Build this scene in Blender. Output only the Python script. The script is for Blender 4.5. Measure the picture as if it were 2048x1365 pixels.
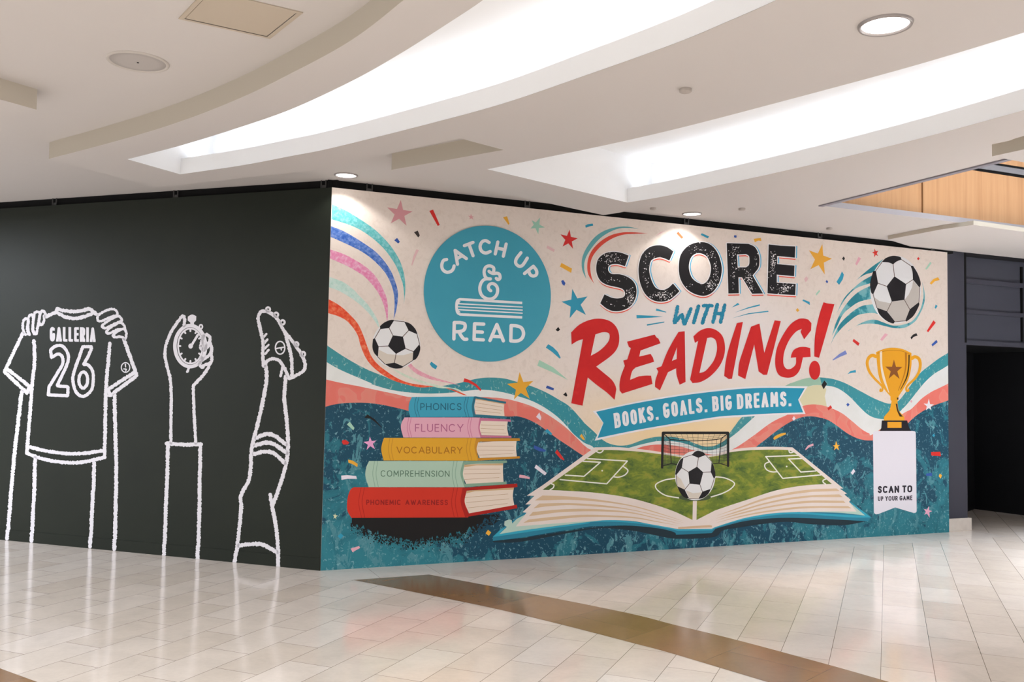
import bpy, math, random
from mathutils import Vector, Matrix
from mathutils.geometry import delaunay_2d_cdt

random.seed(7)
for o in list(bpy.data.objects):
    bpy.data.objects.remove(o, do_unlink=True)
SC = bpy.context.scene
COL = SC.collection

# ------------------------------------------------------------------ camera, world, lights, exposure
F_PX = 1804.5
PITCH, ROLL = math.radians(3.0677), math.radians(1.0939)
EYE = Vector((0, 0, 1.6))
cp, sp = math.cos(PITCH), math.sin(PITCH)
FWD = Vector((0, cp, sp)); UP0 = Vector((0, -sp, cp)); RT0 = Vector((1, 0, 0))
RT = RT0 * math.cos(ROLL) + UP0 * math.sin(ROLL)
UPV = -RT0 * math.sin(ROLL) + UP0 * math.cos(ROLL)
cam_data = bpy.data.cameras.new('camera'); cam_data.sensor_width = 36.0
cam_data.lens = F_PX / 2048 * 36.0
cam = bpy.data.objects.new('camera', cam_data); COL.objects.link(cam)
cam.matrix_world = Matrix(((RT.x, UPV.x, -FWD.x, EYE.x), (RT.y, UPV.y, -FWD.y, EYE.y), (RT.z, UPV.z, -FWD.z, EYE.z), (0, 0, 0, 1)))
SC.camera = cam
cam_data.clip_end = 200

WORLD_STRENGTH = 0.62
w = bpy.data.worlds.new('mall_daylight'); SC.world = w; w.use_nodes = True
w.node_tree.nodes['Background'].inputs[0].default_value = (0.93, 0.96, 1.0, 1)
w.node_tree.nodes['Background'].inputs[1].default_value = WORLD_STRENGTH
SC.view_settings.view_transform = 'Standard'
SC.view_settings.look = 'None'
SC.view_settings.gamma = 1.0
SC.view_settings.use_curve_mapping = False
SC.view_settings.exposure = 0.24
COVE_STRENGTH = 7.5
FILL_WATTS = 56.0
SIDE_FILL_WATTS = 120.0
DOWNLIGHT_WATTS = 13.0
SKYLIGHT_WATTS = 85.0
DOWN_LENS = 6.0

# ------------------------------------------------------------------ geometry of the place
def az(d):
    a = math.radians(d); return Vector((math.sin(a), math.cos(a), 0))
def ray(x, y):
    return FWD + RT * ((x - 1024) / F_PX) - UPV * ((y - 682.5) / F_PX)
def at_z(x, y, z):
    d = ray(x, y); return EYE + d * ((z - EYE.z) / d.z)
CORNER = at_z(641, 1142.3, 0)
UR = az(66.877); NR = Vector((UR.y, -UR.x, 0))
UL = -az(-70.593); NL = Vector((UL.y, -UL.x, 0))
def on_plane(x, y, p, n):
    d = ray(x, y); return EYE + d * ((p - EYE).dot(n) / d.dot(n))
def wall_uv(x, y, side='R'):
    U, N = (UR, NR) if side == 'R' else (UL, NL)
    p = on_plane(x, y, CORNER, N); return ((p - CORNER).dot(U), p.z)
H_WALL = 3.356
H_CEIL = 3.43
H_SLAB = 3.30
H_COVE = 3.72

# ------------------------------------------------------------------ object helpers
def s2l(c):
    c /= 255.0
    return c / 12.92 if c <= 0.04045 else ((c + 0.055) / 1.055) ** 2.4
def lin(rgb): return (s2l(rgb[0]), s2l(rgb[1]), s2l(rgb[2]), 1)
def tag(o, label=None, cat=None, group=None, kind=None):
    if label: o['label'] = label
    if cat: o['category'] = cat
    if group: o['group'] = group
    if kind: o['kind'] = kind
    return o
def empty(name, loc, rz=0.0):
    o = bpy.data.objects.new(name, None); o.empty_display_size = 0.1
    o.location = loc; o.rotation_euler = (0, 0, rz); COL.objects.link(o); return o
def mesh_obj(name, verts, faces, mat, parent=None, smooth=False):
    me = bpy.data.meshes.new(name); me.from_pydata([tuple(v) for v in verts], [], faces); me.update()
    if mat: me.materials.append(mat)
    if smooth:
        for p in me.polygons: p.use_smooth = True
    o = bpy.data.objects.new(name, me); COL.objects.link(o)
    if parent: o.parent = parent
    return o
class MB:
    def __init__(s): s.v = []; s.f = []
    def add(s, vs, fs):
        b = len(s.v); s.v += [tuple(v) for v in vs]; s.f += [tuple(i + b for i in f) for f in fs]
    def box(s, o, ax, ay, az_):
        o, ax, ay, az_ = Vector(o), Vector(ax), Vector(ay), Vector(az_)
        vs = [o, o + ax, o + ax + ay, o + ay]; vs += [q + az_ for q in vs]
        fs = [(0, 3, 2, 1), (4, 5, 6, 7), (0, 1, 5, 4), (1, 2, 6, 5), (2, 3, 7, 6), (3, 0, 4, 7)]
        if ax.cross(ay).dot(az_) < 0: fs = [f[::-1] for f in fs]
        s.add(vs, fs)
    def lathe(s, prof, n=48, cx=0, cy=0, close=False):
        b = len(s.v)
        for r, z in prof:
            for k in range(n):
                a = 2 * math.pi * k / n; s.v.append((cx + r * math.cos(a), cy + r * math.sin(a), z))
        for i in range(len(prof) - 1):
            for k in range(n):
                k2 = (k + 1) % n
                s.f.append((b + i * n + k, b + i * n + k2, b + (i + 1) * n + k2, b + (i + 1) * n + k))
    def build(s, name, mat, parent=None, smooth=False): return mesh_obj(name, s.v, s.f, mat, parent, smooth)

# ------------------------------------------------------------------ materials
def new_mat(name):
    m = bpy.data.materials.new(name); m.use_nodes = True
    nt = m.node_tree; return m, nt, nt.nodes['Principled BSDF']
def plain(name, rgb, rough=0.6, spec=0.3, metal=0.0):
    m, nt, b = new_mat(name)
    b.inputs['Base Color'].default_value = lin(rgb); b.inputs['Roughness'].default_value = rough
    b.inputs['Specular IOR Level'].default_value = spec; b.inputs['Metallic'].default_value = metal
    return m
def emit(name, rgb, st):
    m, nt, b = new_mat(name)
    b.inputs['Base Color'].default_value = lin(rgb)
    b.inputs['Emission Color'].default_value = lin(rgb); b.inputs['Emission Strength'].default_value = st
    return m
def tex_coord(nt, scale=(1, 1, 1), rot=(0, 0, 0), loc=(0, 0, 0)):
    tc = nt.nodes.new('ShaderNodeTexCoord'); mp = nt.nodes.new('ShaderNodeMapping')
    mp.inputs['Scale'].default_value = scale; mp.inputs['Rotation'].default_value = rot; mp.inputs['Location'].default_value = loc
    nt.links.new(tc.outputs['Object'], mp.inputs['Vector']); return mp.outputs['Vector']
def noise(nt, vec, scale, detail=4, rough=0.55, dist=0.0):
    n = nt.nodes.new('ShaderNodeTexNoise'); n.inputs['Scale'].default_value = scale
    n.inputs['Detail'].default_value = detail; n.inputs['Roughness'].default_value = rough; n.inputs['Distortion'].default_value = dist
    nt.links.new(vec, n.inputs['Vector']); return n.outputs['Fac']
def ramp(nt, fac, stops, interp='LINEAR'):
    r = nt.nodes.new('ShaderNodeValToRGB'); cr = r.color_ramp; cr.interpolation = interp
    while len(cr.elements) > 1: cr.elements.remove(cr.elements[-1])
    for i, (p, c) in enumerate(stops):
        e = cr.elements[0] if i == 0 else cr.elements.new(p)
        e.position = p; e.color = c if len(c) == 4 else lin(c)
    nt.links.new(fac, r.inputs['Fac']); return r.outputs['Color']
def mixc(nt, fac, a, b):
    m = nt.nodes.new('ShaderNodeMix'); m.data_type = 'RGBA'
    for sock, v in ((m.inputs[0], fac), (m.inputs[6], a), (m.inputs[7], b)):
        if hasattr(v, 'is_linked'): nt.links.new(v, sock)
        elif isinstance(v, (int, float)): sock.default_value = v
        else: sock.default_value = v if len(v) == 4 else lin(v)
    return m.outputs[2]
def math_n(nt, op, a, b=None, c=None):
    m = nt.nodes.new('ShaderNodeMath'); m.operation = op
    for i, v in enumerate((a, b, c)):
        if v is None: continue
        if hasattr(v, 'is_linked'): nt.links.new(v, m.inputs[i])
        else: m.inputs[i].default_value = v
    return m.outputs[0]
BW = lambda a: (a, a, a, 1)
def mottled(name, stops, scale=6, rough=0.6, detail=5, stretch=(1, 1, 1), dist=0.0, interp='LINEAR', rot=(0, 0, 0)):
    m, nt, b = new_mat(name)
    v = tex_coord(nt, stretch, rot)
    nt.links.new(ramp(nt, noise(nt, v, scale, detail, 0.6, dist), stops, interp), b.inputs['Base Color'])
    b.inputs['Roughness'].default_value = rough; b.inputs['Specular IOR Level'].default_value = 0.25
    return m
PRINT = {}
def ink(rgb):
    k = tuple(rgb)
    if k not in PRINT: PRINT[k] = plain('ink_%d_%d_%d' % k, k, 0.55, 0.25)
    return PRINT[k]

# ------------------------------------------------------------------ drawing on the hoarding
ZR = dict(a1=(630, 360, .16121), a2=(630, 560, .16121), a3=(630, 760, .16121), a4=(630, 940, .16121), a5=(840, 440, .16121),
          a6=(840, 640, .16121), a7=(840, 800, .16121), a8=(930, 940, .16121), b1=(1120, 420, .16121), b2=(1400, 440, .16121),
          b3=(1110, 600, .16121), b4=(1380, 600, .16121), b5=(1130, 740, .16121), b6=(1440, 740, .16121), b7=(1120, 880, .16121),
          b8=(1430, 880, .16121), c1=(1640, 480, .13184), c2=(1640, 640, .13184), c3=(1700, 840, .16854), c4=(0, 600, .14648),
          c5=(0, 780, .14648), c6=(300, 600, .16848), c7=(300, 800, .25641), d5=(1748, 480, .5128), px=(0, 0, 1.0))
def crom(pts, closed=False, n=7):
    out = []; m = len(pts)
    if m < 3: return list(pts)
    rng = range(m) if closed else range(m - 1)
    for i in rng:
        if closed: p0, p1, p2, p3 = pts[i - 1], pts[i], pts[(i + 1) % m], pts[(i + 2) % m]
        else:
            p1, p2 = pts[i], pts[i + 1]
            p0 = pts[i - 1] if i > 0 else (2 * p1[0] - p2[0], 2 * p1[1] - p2[1])
            p3 = pts[i + 2] if i + 2 < m else (2 * p2[0] - p1[0], 2 * p2[1] - p1[1])
        for k in range(n):
            t = k / n
            out.append(tuple(0.5 * (2 * p1[j] + (p2[j] - p0[j]) * t + (2 * p0[j] - 5 * p1[j] + 4 * p2[j] - p3[j]) * t * t
                                    + (3 * p1[j] - p0[j] - 3 * p2[j] + p3[j]) * t ** 3) for j in (0, 1)))
    if not closed: out.append(pts[-1])
    return out
def path(spec):
    """'a1 L x y x y S x y ...': L = corners, S = smooth run (starts from the last point), C = closed smooth loop."""
    reg = (0, 0, 1.0); mode = 'L'; out = []; run = []; num = []
    def flush():
        nonlocal run, out
        if not run: return
        if mode == 'L': out += run
        elif mode == 'C': out += crom(run, True)
        else:
            src = ([out[-1]] if out else []) + run
            seg = crom(src); out += seg[1:] if out else seg
        run = []
    for tok in spec.split():
        if tok in ZR: reg = ZR[tok]
        elif tok in ('L', 'S', 'C'): flush(); mode = tok
        else:
            num.append(float(tok))
            if len(num) == 2:
                run.append((reg[0] + num[0] * reg[2], reg[1] + num[1] * reg[2])); num = []
    flush()
    res = []
    for p in out:
        if not res or abs(p[0] - res[-1][0]) + abs(p[1] - res[-1][1]) > 0.02: res.append(p)
    return res
def area2(p): return sum(p[i - 1][0] * p[i][1] - p[i][0] * p[i - 1][1] for i in range(len(p)))
def union(polys, holes=()):
    """triangles of the union of polygons minus the holes"""
    vs, fs = [], []
    for p in list(polys) + list(holes):
        if len(p) > 2 and abs(p[0][0] - p[-1][0]) + abs(p[0][1] - p[-1][1]) < 1e-6: p = p[:-1]
        if area2(p) < 0: p = p[::-1]
        b = len(vs); vs += [Vector(q) for q in p]; fs.append(list(range(b, b + len(p))))
    np_ = len(polys)
    v, e, f, ov, oe, of = delaunay_2d_cdt(vs, [], fs, 1, 1e-7)
    tri = [t for t, src in zip(f, of) if len(src) and not any(k >= np_ for k in src)]
    used = sorted({i for t in tri for i in t}); rm = {o: n for n, o in enumerate(used)}
    return [tuple(v[i]) for i in used], [tuple(rm[i] for i in t) for t in tri]
def disc(c, rx, ry=None, n=20, ph=0.0):
    ry = rx if ry is None else ry
    return [(c[0] + rx * math.cos(ph + 2 * math.pi * k / n), c[1] + ry * math.sin(ph + 2 * math.pi * k / n)) for k in range(n)]
def stroke(pts, wid, closed=False, cap=True, nd=12):
    """polygons (quads + round joints) of a line of constant width"""
    out = []; n = len(pts); h = wid / 2
    for i in range(n if closed else n - 1):
        a, b = pts[i], pts[(i + 1) % n]
        dx, dy = b[0] - a[0], b[1] - a[1]; l = math.hypot(dx, dy)
        if l < 1e-6: continue
        nx, ny = -dy / l * h, dx / l * h
        out.append([(a[0] + nx, a[1] + ny), (b[0] + nx, b[1] + ny), (b[0] - nx, b[1] - ny), (a[0] - nx, a[1] - ny)])
    rng = range(n) if (cap or closed) else range(1, n - 1)
    for i in rng: out.append(disc(pts[i], h, n=nd, ph=0.137 * i))
    return out
def resample(pts, step):
    out = [pts[0]]; acc = 0
    for a, b in zip(pts, pts[1:]):
        l = math.hypot(b[0] - a[0], b[1] - a[1]); d = step - acc
        while d <= l and l > 0:
            out.append((a[0] + (b[0] - a[0]) * d / l, a[1] + (b[1] - a[1]) * d / l)); d += step
        acc = (acc + l) % step if l > 0 else acc
    out.append(pts[-1]); return out
def chalk(pts, wid, jit=0.16, step=2.2):
    jit *= 1.9; step *= .6; wid *= 1.08
    p = resample(pts, step); out = []
    if math.hypot(p[-1][0] - p[-2][0], p[-1][1] - p[-2][1]) < 0.3: p.pop(-2)
    L, R = [], []
    for i, q in enumerate(p):
        a = p[max(0, i - 1)]; b = p[min(len(p) - 1, i + 1)]
        dx, dy = b[0] - a[0], b[1] - a[1]; l = math.hypot(dx, dy) or 1
        nx, ny = -dy / l, dx / l
        hl = wid / 2 * (1 + random.uniform(-jit, jit)); hr = wid / 2 * (1 + random.uniform(-jit, jit))
        L.append((q[0] + nx * hl, q[1] + ny * hl)); R.append((q[0] - nx * hr, q[1] - ny * hr))
    for i in range(len(p) - 1):
        for t in ([L[i], L[i + 1], R[i + 1]], [L[i], R[i + 1], R[i]]):
            if abs(area2(t)) > 1e-4: out.append(t)
    for q in (p[0], p[-1]): out.append(disc(q, wid * 0.48, n=9, ph=random.random()))
    for q in p[1:-1]: out.append(disc(q, wid * 0.36, n=7, ph=random.random()))
    return out
LAYER = 0.0001
def decal(name, polys, layer, mat, parent, side='R', holes=(), base=0.0):
    vs, fs = union(polys, holes)
    V = []
    for x, y in vs:
        u, v = wall_uv(x, y, side)
        V.append((u, -(base + layer * LAYER), v))
    o = mesh_obj(name, V, fs, mat, parent)
    me = o.data
    if len(me.polygons) and me.polygons[0].normal.y > 0: me.flip_normals()
    return o
def star(tips):
    def inter(a, b, c, d):
        x1, y1, x2, y2, x3, y3, x4, y4 = *a, *b, *c, *d
        den = (x1 - x2) * (y3 - y4) - (y1 - y2) * (x3 - x4)
        p, q = x1 * y2 - y1 * x2, x3 * y4 - y3 * x4
        return ((p * (x3 - x4) - (x1 - x2) * q) / den, (p * (y3 - y4) - (y1 - y2) * q) / den)
    out = []
    for i in range(5):
        out.append(tips[i]); out.append(inter(tips[i], tips[(i + 2) % 5], tips[i - 1], tips[(i + 1) % 5]))
    return out
def inside(p, poly):
    x, y = p; c = False; j = len(poly) - 1
    for i in range(len(poly)):
        if (poly[i][1] > y) != (poly[j][1] > y) and x < (poly[j][0] - poly[i][0]) * (y - poly[i][1]) / (poly[j][1] - poly[i][1]) + poly[i][0]: c = not c
        j = i
    return c
def speck(c, r, n=6, stretch=1.0, ang=0.0):
    out = []
    for k in range(n):
        a = 2 * math.pi * k / n + random.uniform(-.3, .3); rr = r * random.uniform(.5, 1.2)
        x, y = rr * math.cos(a) * stretch, rr * math.sin(a)
        out.append((c[0] + x * math.cos(ang) - y * math.sin(ang), c[1] + x * math.sin(ang) + y * math.cos(ang)))
    return out

# stroke lettering -------------------------------------------------------------------------------
GW = dict(A=.78, B=.58, C=.78, D=.70, E=.50, F=.48, G=.80, H=.70, I=.0, K=.60, L=.46, M=.86, N=.72, O=.84, P=.54, R=.58, S=.56,
          T=.62, U=.66, V=.76, W=1.1, Y=.70)
GW['.'] = 0.0; GW[' '] = 0.30
GC = dict(A=.98, B=.86, C=.84, D=.86, E=.66, F=.66, G=.86, H=.86, I=.0, K=.88, L=.62, M=1.2, N=.9, O=.86, P=.82, R=.88, S=.84, T=.74, U=.86, V=.95, W=1.3, Y=.9)
GC['.'] = 0.0; GC[' '] = 0.30
def glyph(ch, w):
    def stad(a0, a1, n=22, x0=0.0, x1=None, y0=0.0, y1=1.0):
        x1 = w if x1 is None else x1
        rx = (x1 - x0) / 2; ry = min((y1 - y0) / 2, max(rx * 1.05, (y1 - y0) * .28)); cx = (x0 + x1) / 2
        out = []
        for k in range(n + 1):
            a = math.radians(a0 + (a1 - a0) * k / n); s_ = math.sin(a)
            cy = (y1 - ry) if s_ > 1e-9 else ((y0 + ry) if s_ < -1e-9 else (y0 + y1) / 2)
            out.append((cx + rx * math.cos(a), cy + ry * s_))
        return out
    if ch == 'A': return [[(0, 0), (w / 2, 1), (w, 0)], [(w * .17, .33), (w * .83, .33)]]
    if ch == 'B': return [[(0, 0), (0, 1)], [(0, 1), (w * .5, 1)] + stad(90, -90, 10, w * .1, w * .92, .53, 1) + [(0, .53)],
                          [(0, .53)] + stad(90, -90, 10, w * .1, w, 0, .53) + [(0, 0)]]
    if ch == 'C': return [stad(42, 318)]
    if ch == 'D': return [[(0, 0), (0, 1)], [(0, 1), (w * .4, 1)] + stad(90, -90, 14, -w * .1, w) + [(0, 0)]]
    if ch == 'E': return [[(w, 1), (0, 1), (0, 0), (w, 0)], [(0, .52), (w * .9, .52)]]
    if ch == 'F': return [[(w, 1), (0, 1), (0, 0)], [(0, .5), (w * .88, .5)]]
    if ch == 'G': return [stad(42, 360) + [(w, .45), (w * .55, .45)]]
    if ch == 'H': return [[(0, 0), (0, 1)], [(w, 0), (w, 1)], [(0, .51), (w, .51)]]
    if ch == 'I': return [[(0, 0), (0, 1)]]
    if ch == 'K': return [[(0, 0), (0, 1)], [(w, 1), (0, .38)], [(w * .35, .6), (w, 0)]]
    if ch == 'L': return [[(0, 1), (0, 0), (w, 0)]]
    if ch == 'M': return [[(0, 0), (w * .06, 1), (w / 2, .25), (w * .94, 1), (w, 0)]]
    if ch == 'N': return [[(0, 0), (0, 1), (w, 0), (w, 1)]]
    if ch == 'O': return [stad(0, 360, 32)]
    if ch == 'P': return [[(0, 0), (0, 1)], [(0, 1)] + stad(90, -90, 10, w * .1, w, .42, 1) + [(0, .42)]]
    if ch == 'R': return [[(0, 0), (0, 1)], [(0, 1)] + stad(90, -90, 10, w * .1, w, .45, 1) + [(0, .45)], [(w * .5, .45), (w, 0)]]
    if ch == 'S': return [crom([(w * .95, .84), (w * .78, .96), (w * .48, 1), (w * .15, .93), (w * .03, .76), (w * .15, .6), (w * .5, .51), (w * .85, .41),
                                (w * .98, .24), (w * .85, .07), (w * .5, 0), (w * .2, .04), (0, .17)], n=3)]
    if ch == 'T': return [[(0, 1), (w, 1)], [(w / 2, 0), (w / 2, 1)]]
    if ch == 'U': return [[(0, 1)] + stad(180, 360, 14) + [(w, 1)]]
    if ch == 'V': return [[(0, 1), (w / 2, 0), (w, 1)]]
    if ch == 'W': return [[(0, 1), (w * .27, 0), (w / 2, .9), (w * .73, 0), (w, 1)]]
    if ch == 'Y': return [[(0, 1), (w / 2, .45), (w, 1)], [(w / 2, .45), (w / 2, 0)]]
    if ch == '.': return [[(0, 0.02), (0, 0.0)]]
    return []
def lettering(s, weight, length, gap=None, caps=True, cond=False):
    """stroke polygons of a line of capitals, in units of the cap height, scaled in width to the given length"""
    gap = weight * 1.9 if gap is None else gap
    fixed = sum(weight for c in s if c != ' ') + gap * (len(s) - 1)
    G_ = GC if cond else GW
    nat = sum(G_[c] for c in s)
    k = (length - fixed) / nat
    x = 0; out = []
    for c in s:
        wd = G_[c] * k
        if c == ' ': x += wd + gap; continue
        if c == '.':
            out.append([(x, 0), (x + weight, 0), (x + weight, weight), (x, weight)] if not caps else disc((x + weight / 2, weight / 2), weight / 2)); x += weight + gap; continue
        for st in glyph(c, wd):
            p = [(x + weight / 2 + a, weight / 2 + b * (1 - weight)) for a, b in st]
            out += stroke(p, weight, cap=caps, nd=10)
            if not caps and c != '.':
                for q in (p[0], p[-1]):
                    h = weight / 2; out.append([(q[0] - h, q[1] - h), (q[0] + h, q[1] - h), (q[0] + h, q[1] + h), (q[0] - h, q[1] + h)])
        x += wd + weight + gap
    return out
def line_text(s, p0, p1, cap, weight, gap=None, caps=True, up=(0, -1), cond=False):
    L = math.hypot(p1[0] - p0[0], p1[1] - p0[1]); ex = ((p1[0] - p0[0]) / L, (p1[1] - p0[1]) / L)
    ps = lettering(s, weight, L / cap, gap, caps, cond)
    return [[(p0[0] + ex[0] * a * cap + up[0] * b * cap, p0[1] + ex[1] * a * cap + up[1] * b * cap) for a, b in p] for p in ps]
def path_text(s, base, cap, weight, gap=None, caps=True):
    d = [0]
    for a, b in zip(base, base[1:]): d.append(d[-1] + math.hypot(b[0] - a[0], b[1] - a[1]))
    L = d[-1]
    def mp(q):
        x = min(max(q[0] * cap, 0), L - 1e-4)
        i = max(k for k in range(len(d) - 1) if d[k] <= x); t = (x - d[i]) / (d[i + 1] - d[i])
        a, b = base[i], base[i + 1]; l = d[i + 1] - d[i]; ex = ((b[0] - a[0]) / l, (b[1] - a[1]) / l)
        x0, y0 = a[0] + (b[0] - a[0]) * t, a[1] + (b[1] - a[1]) * t
        upv = (ex[1] * .55, -1.0)
        return (x0 + upv[0] * q[1] * cap, y0 + upv[1] * q[1] * cap)
    return [[mp(q) for q in p] for p in lettering(s, weight, L / cap, gap, caps, True)]
def P(reg, x, y): r = ZR[reg]; return (r[0] + x * r[2], r[1] + y * r[2])
# ================================================================== the setting
M_CEIL = plain('ceiling_paint', (203, 198, 195), 0.85, 0.1)
M_COVE = plain('cove_paint', (246, 247, 248), 0.8, 0.1)
M_FASCIA = plain('fascia_beige', (194, 187, 174), 0.85, 0.1)  # slab sides, one tone darker and yellower than the soffits
M_BLACK = plain('black_paint', (14, 14, 15), 0.8, 0.2)
M_GREEN = mottled('chalkboard_green', [(0.3, (28, 33, 26)), (0.7, (32, 37, 29))], 2.0, 0.5)
M_CHAR = plain('charcoal_paint', (62, 63, 74), 0.6, 0.3)
M_CHAR2 = plain('charcoal_panel', (66, 68, 79), 0.55, 0.3)
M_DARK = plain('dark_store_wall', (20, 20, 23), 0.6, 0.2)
M_STEEL = plain('brushed_steel', (150, 148, 152), 0.4, 0.5, 0.4)
M_STONE = mottled('pale_stone', [(0.3, (206, 198, 190)), (0.7, (222, 216, 208))], 5, 0.35)

def floor_material(name, cols, bw, rh, origin, ang, mortar_rgb, msize=0.0016, offset=0.5, rough=0.13):
    """stone tiles: bw along the direction ang (radians from +x), rows of rh across"""
    m, nt, b = new_mat(name)
    tc = nt.nodes.new('ShaderNodeTexCoord')
    mp = nt.nodes.new('ShaderNodeMapping'); mp.vector_type = 'TEXTURE'
    mp.inputs['Location'].default_value = (origin.x, origin.y, 0); mp.inputs['Rotation'].default_value = (0, 0, ang)
    nt.links.new(tc.outputs['Object'], mp.inputs['Vector'])
    br = nt.nodes.new('ShaderNodeTexBrick'); br.offset = offset; br.squash = 1.0
    for k, v in (('Scale', 1.0), ('Mortar Size', msize), ('Mortar Smooth', 0.0), ('Bias', 0.0), ('Brick Width', bw), ('Row Height', rh)):
        br.inputs[k].default_value = v
    br.inputs['Color1'].default_value = lin(cols[0]); br.inputs['Color2'].default_value = lin(cols[1]); br.inputs['Mortar'].default_value = lin(mortar_rgb)
    nt.links.new(mp.outputs['Vector'], br.inputs['Vector'])
    v2 = tex_coord(nt, (1, 1, 1))
    cloud = ramp(nt, noise(nt, v2, 3.2, 6, 0.62, 0.6), [(0.28, BW(0.90)), (0.55, BW(1.0)), (0.75, BW(1.05))])
    fine = ramp(nt, noise(nt, v2, 30, 5, 0.6), [(0.3, BW(0.955)), (0.6, BW(1.0))])
    mul = nt.nodes.new('ShaderNodeMix'); mul.data_type = 'RGBA'; mul.blend_type = 'MULTIPLY'; mul.inputs[0].default_value = 1
    nt.links.new(br.outputs['Color'], mul.inputs[6]); nt.links.new(cloud, mul.inputs[7])
    mul2 = nt.nodes.new('ShaderNodeMix'); mul2.data_type = 'RGBA'; mul2.blend_type = 'MULTIPLY'; mul2.inputs[0].default_value = 1
    nt.links.new(mul.outputs[2], mul2.inputs[6]); nt.links.new(fine, mul2.inputs[7])
    nt.links.new(mul2.outputs[2], b.inputs['Base Color'])
    rr = math_n(nt, 'MULTIPLY_ADD', noise(nt, v2, 5, 3), 0.08, rough - 0.04)
    nt.links.new(rr, b.inputs['Roughness'])
    b.inputs['Specular IOR Level'].default_value = 0.55
    return m
T_AZ = 22.605
TDIR = az(T_AZ); SDIR = az(T_AZ + 90)
t_ang = math.radians(90 - T_AZ)
M_TILE = floor_material('cream_stone_tiles', [(226, 217, 208), (213, 202, 190)], 0.575, 0.2885,
                        SDIR * -0.0393 + TDIR * 6.455, t_ang, (118, 104, 92), 0.0016)
M_BROWN = floor_material('brown_stone_tiles', [(150, 117, 82), (132, 103, 72)], 0.9, 0.60, SDIR * -0.2 + TDIR * 6.0, t_ang - 0.35, (92, 70, 48), 0.0012, 0.5, 0.14)
M_BORDER = floor_material('pale_border_tiles', [(222, 214, 206), (215, 206, 197)], 0.53, 2.0, CORNER - UR * 0.12 - NR * 1.0,
                          math.atan2(UR.y, UR.x), (146, 134, 124), 0.0016, 0.0, 0.12)

def wallp(u, off, z, side='R'):
    U, N = (UR, NR) if side == 'R' else (UL, NL)
    p = CORNER + U * u + N * off; return Vector((p.x, p.y, z))
floor = mesh_obj('floor', [(-16, -9, 0), (22, -9, 0), (22, 24, 0), (-16, 24, 0)], [(0, 1, 2, 3)], M_TILE)
tag(floor, kind='structure')
def flat(name, pts, z, mat):
    vs, fs = union([[(p[0], p[1]) for p in pts]])
    o = mesh_obj(name, [(x, y, z) for x, y in vs], fs, mat)
    if o.data.polygons[0].normal.z < 0: o.data.flip_normals()
    return tag(o, kind='structure')
b_off = 0.45
flat('floor_border', [wallp(0.0, 0.0, 0), wallp(0.0, b_off, 0), wallp(7.9, b_off, 0), wallp(7.9, 0, 0)], 0.0006, M_BORDER)
def fl(reg, x, y): q = at_z(*P(reg, x, y), 0); return (q.x, q.y)
ZR['f7'] = (660, 1050, .3418); ZR['f8'] = (1348, 1000, .3418); ZR['f6'] = (0, 1050, .3418)
top = [fl('f7', *q) for q in ((580, 293), (1165, 403), (1735, 517))] + [fl('f8', *q) for q in ((0, 733), (380, 826), (905, 968), (1205, 1053))]
bot = [fl('f7', *q) for q in ((140, 325), (640, 425), (985, 497), (1370, 590), (1795, 700))] + [fl('f8', *q) for q in ((0, 905), (545, 1068))]
def extend(pts, n, step):
    p = list(pts)
    a0 = math.atan2(p[-2][1] - p[-3][1], p[-2][0] - p[-3][0]); a1 = math.atan2(p[-1][1] - p[-2][1], p[-1][0] - p[-2][0])
    for i in range(n):
        a1 -= 0.045
        p.append((p[-1][0] + step * math.cos(a1), p[-1][1] + step * math.sin(a1)))
    return p
top, bot = extend(crom(top), 8, .4), extend(crom(bot), 9, .4)
flat('floor_inlay', top + bot[::-1], 0.0012, M_BROWN)
e0, e1 = at_z(0, 1338, 0), at_z(73.5, 1365, 0)
dv = (e1 - e0).normalized(); nv = Vector((dv.y, -dv.x, 0))
nv = nv if nv.y < 0 else -nv
a_, b_ = e0 - dv * 1.5, e1 + dv * 2.5
flat('floor_inlay', [a_, b_, b_ + nv * .46, a_ + nv * .46], 0.0012, M_BROWN)

# ------------------------------------------------------------------ hoarding walls
def wall_box(name, side, u0, u1, z0, z1, off0, off1, mat, kind='structure'):
    mb = MB(); U, N = (UR, NR) if side == 'R' else (UL, NL)
    mb.box(wallp(u0, off0, z0, side), U * (u1 - u0), N * (off1 - off0), (0, 0, z1 - z0))
    o = mb.build(name, mat)
    if kind: tag(o, kind=kind)
    return o
wall_right = wall_box('wall_right', 'R', 0.0, 7.462, 0, H_WALL, -0.09, -0.002, plain('hoarding_edge', (205, 196, 186), .7, .2))
wall_left = wall_box('wall_left', 'L', -8.0, -0.003, 0, H_WALL, -0.09, 0.0, M_GREEN)
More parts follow.
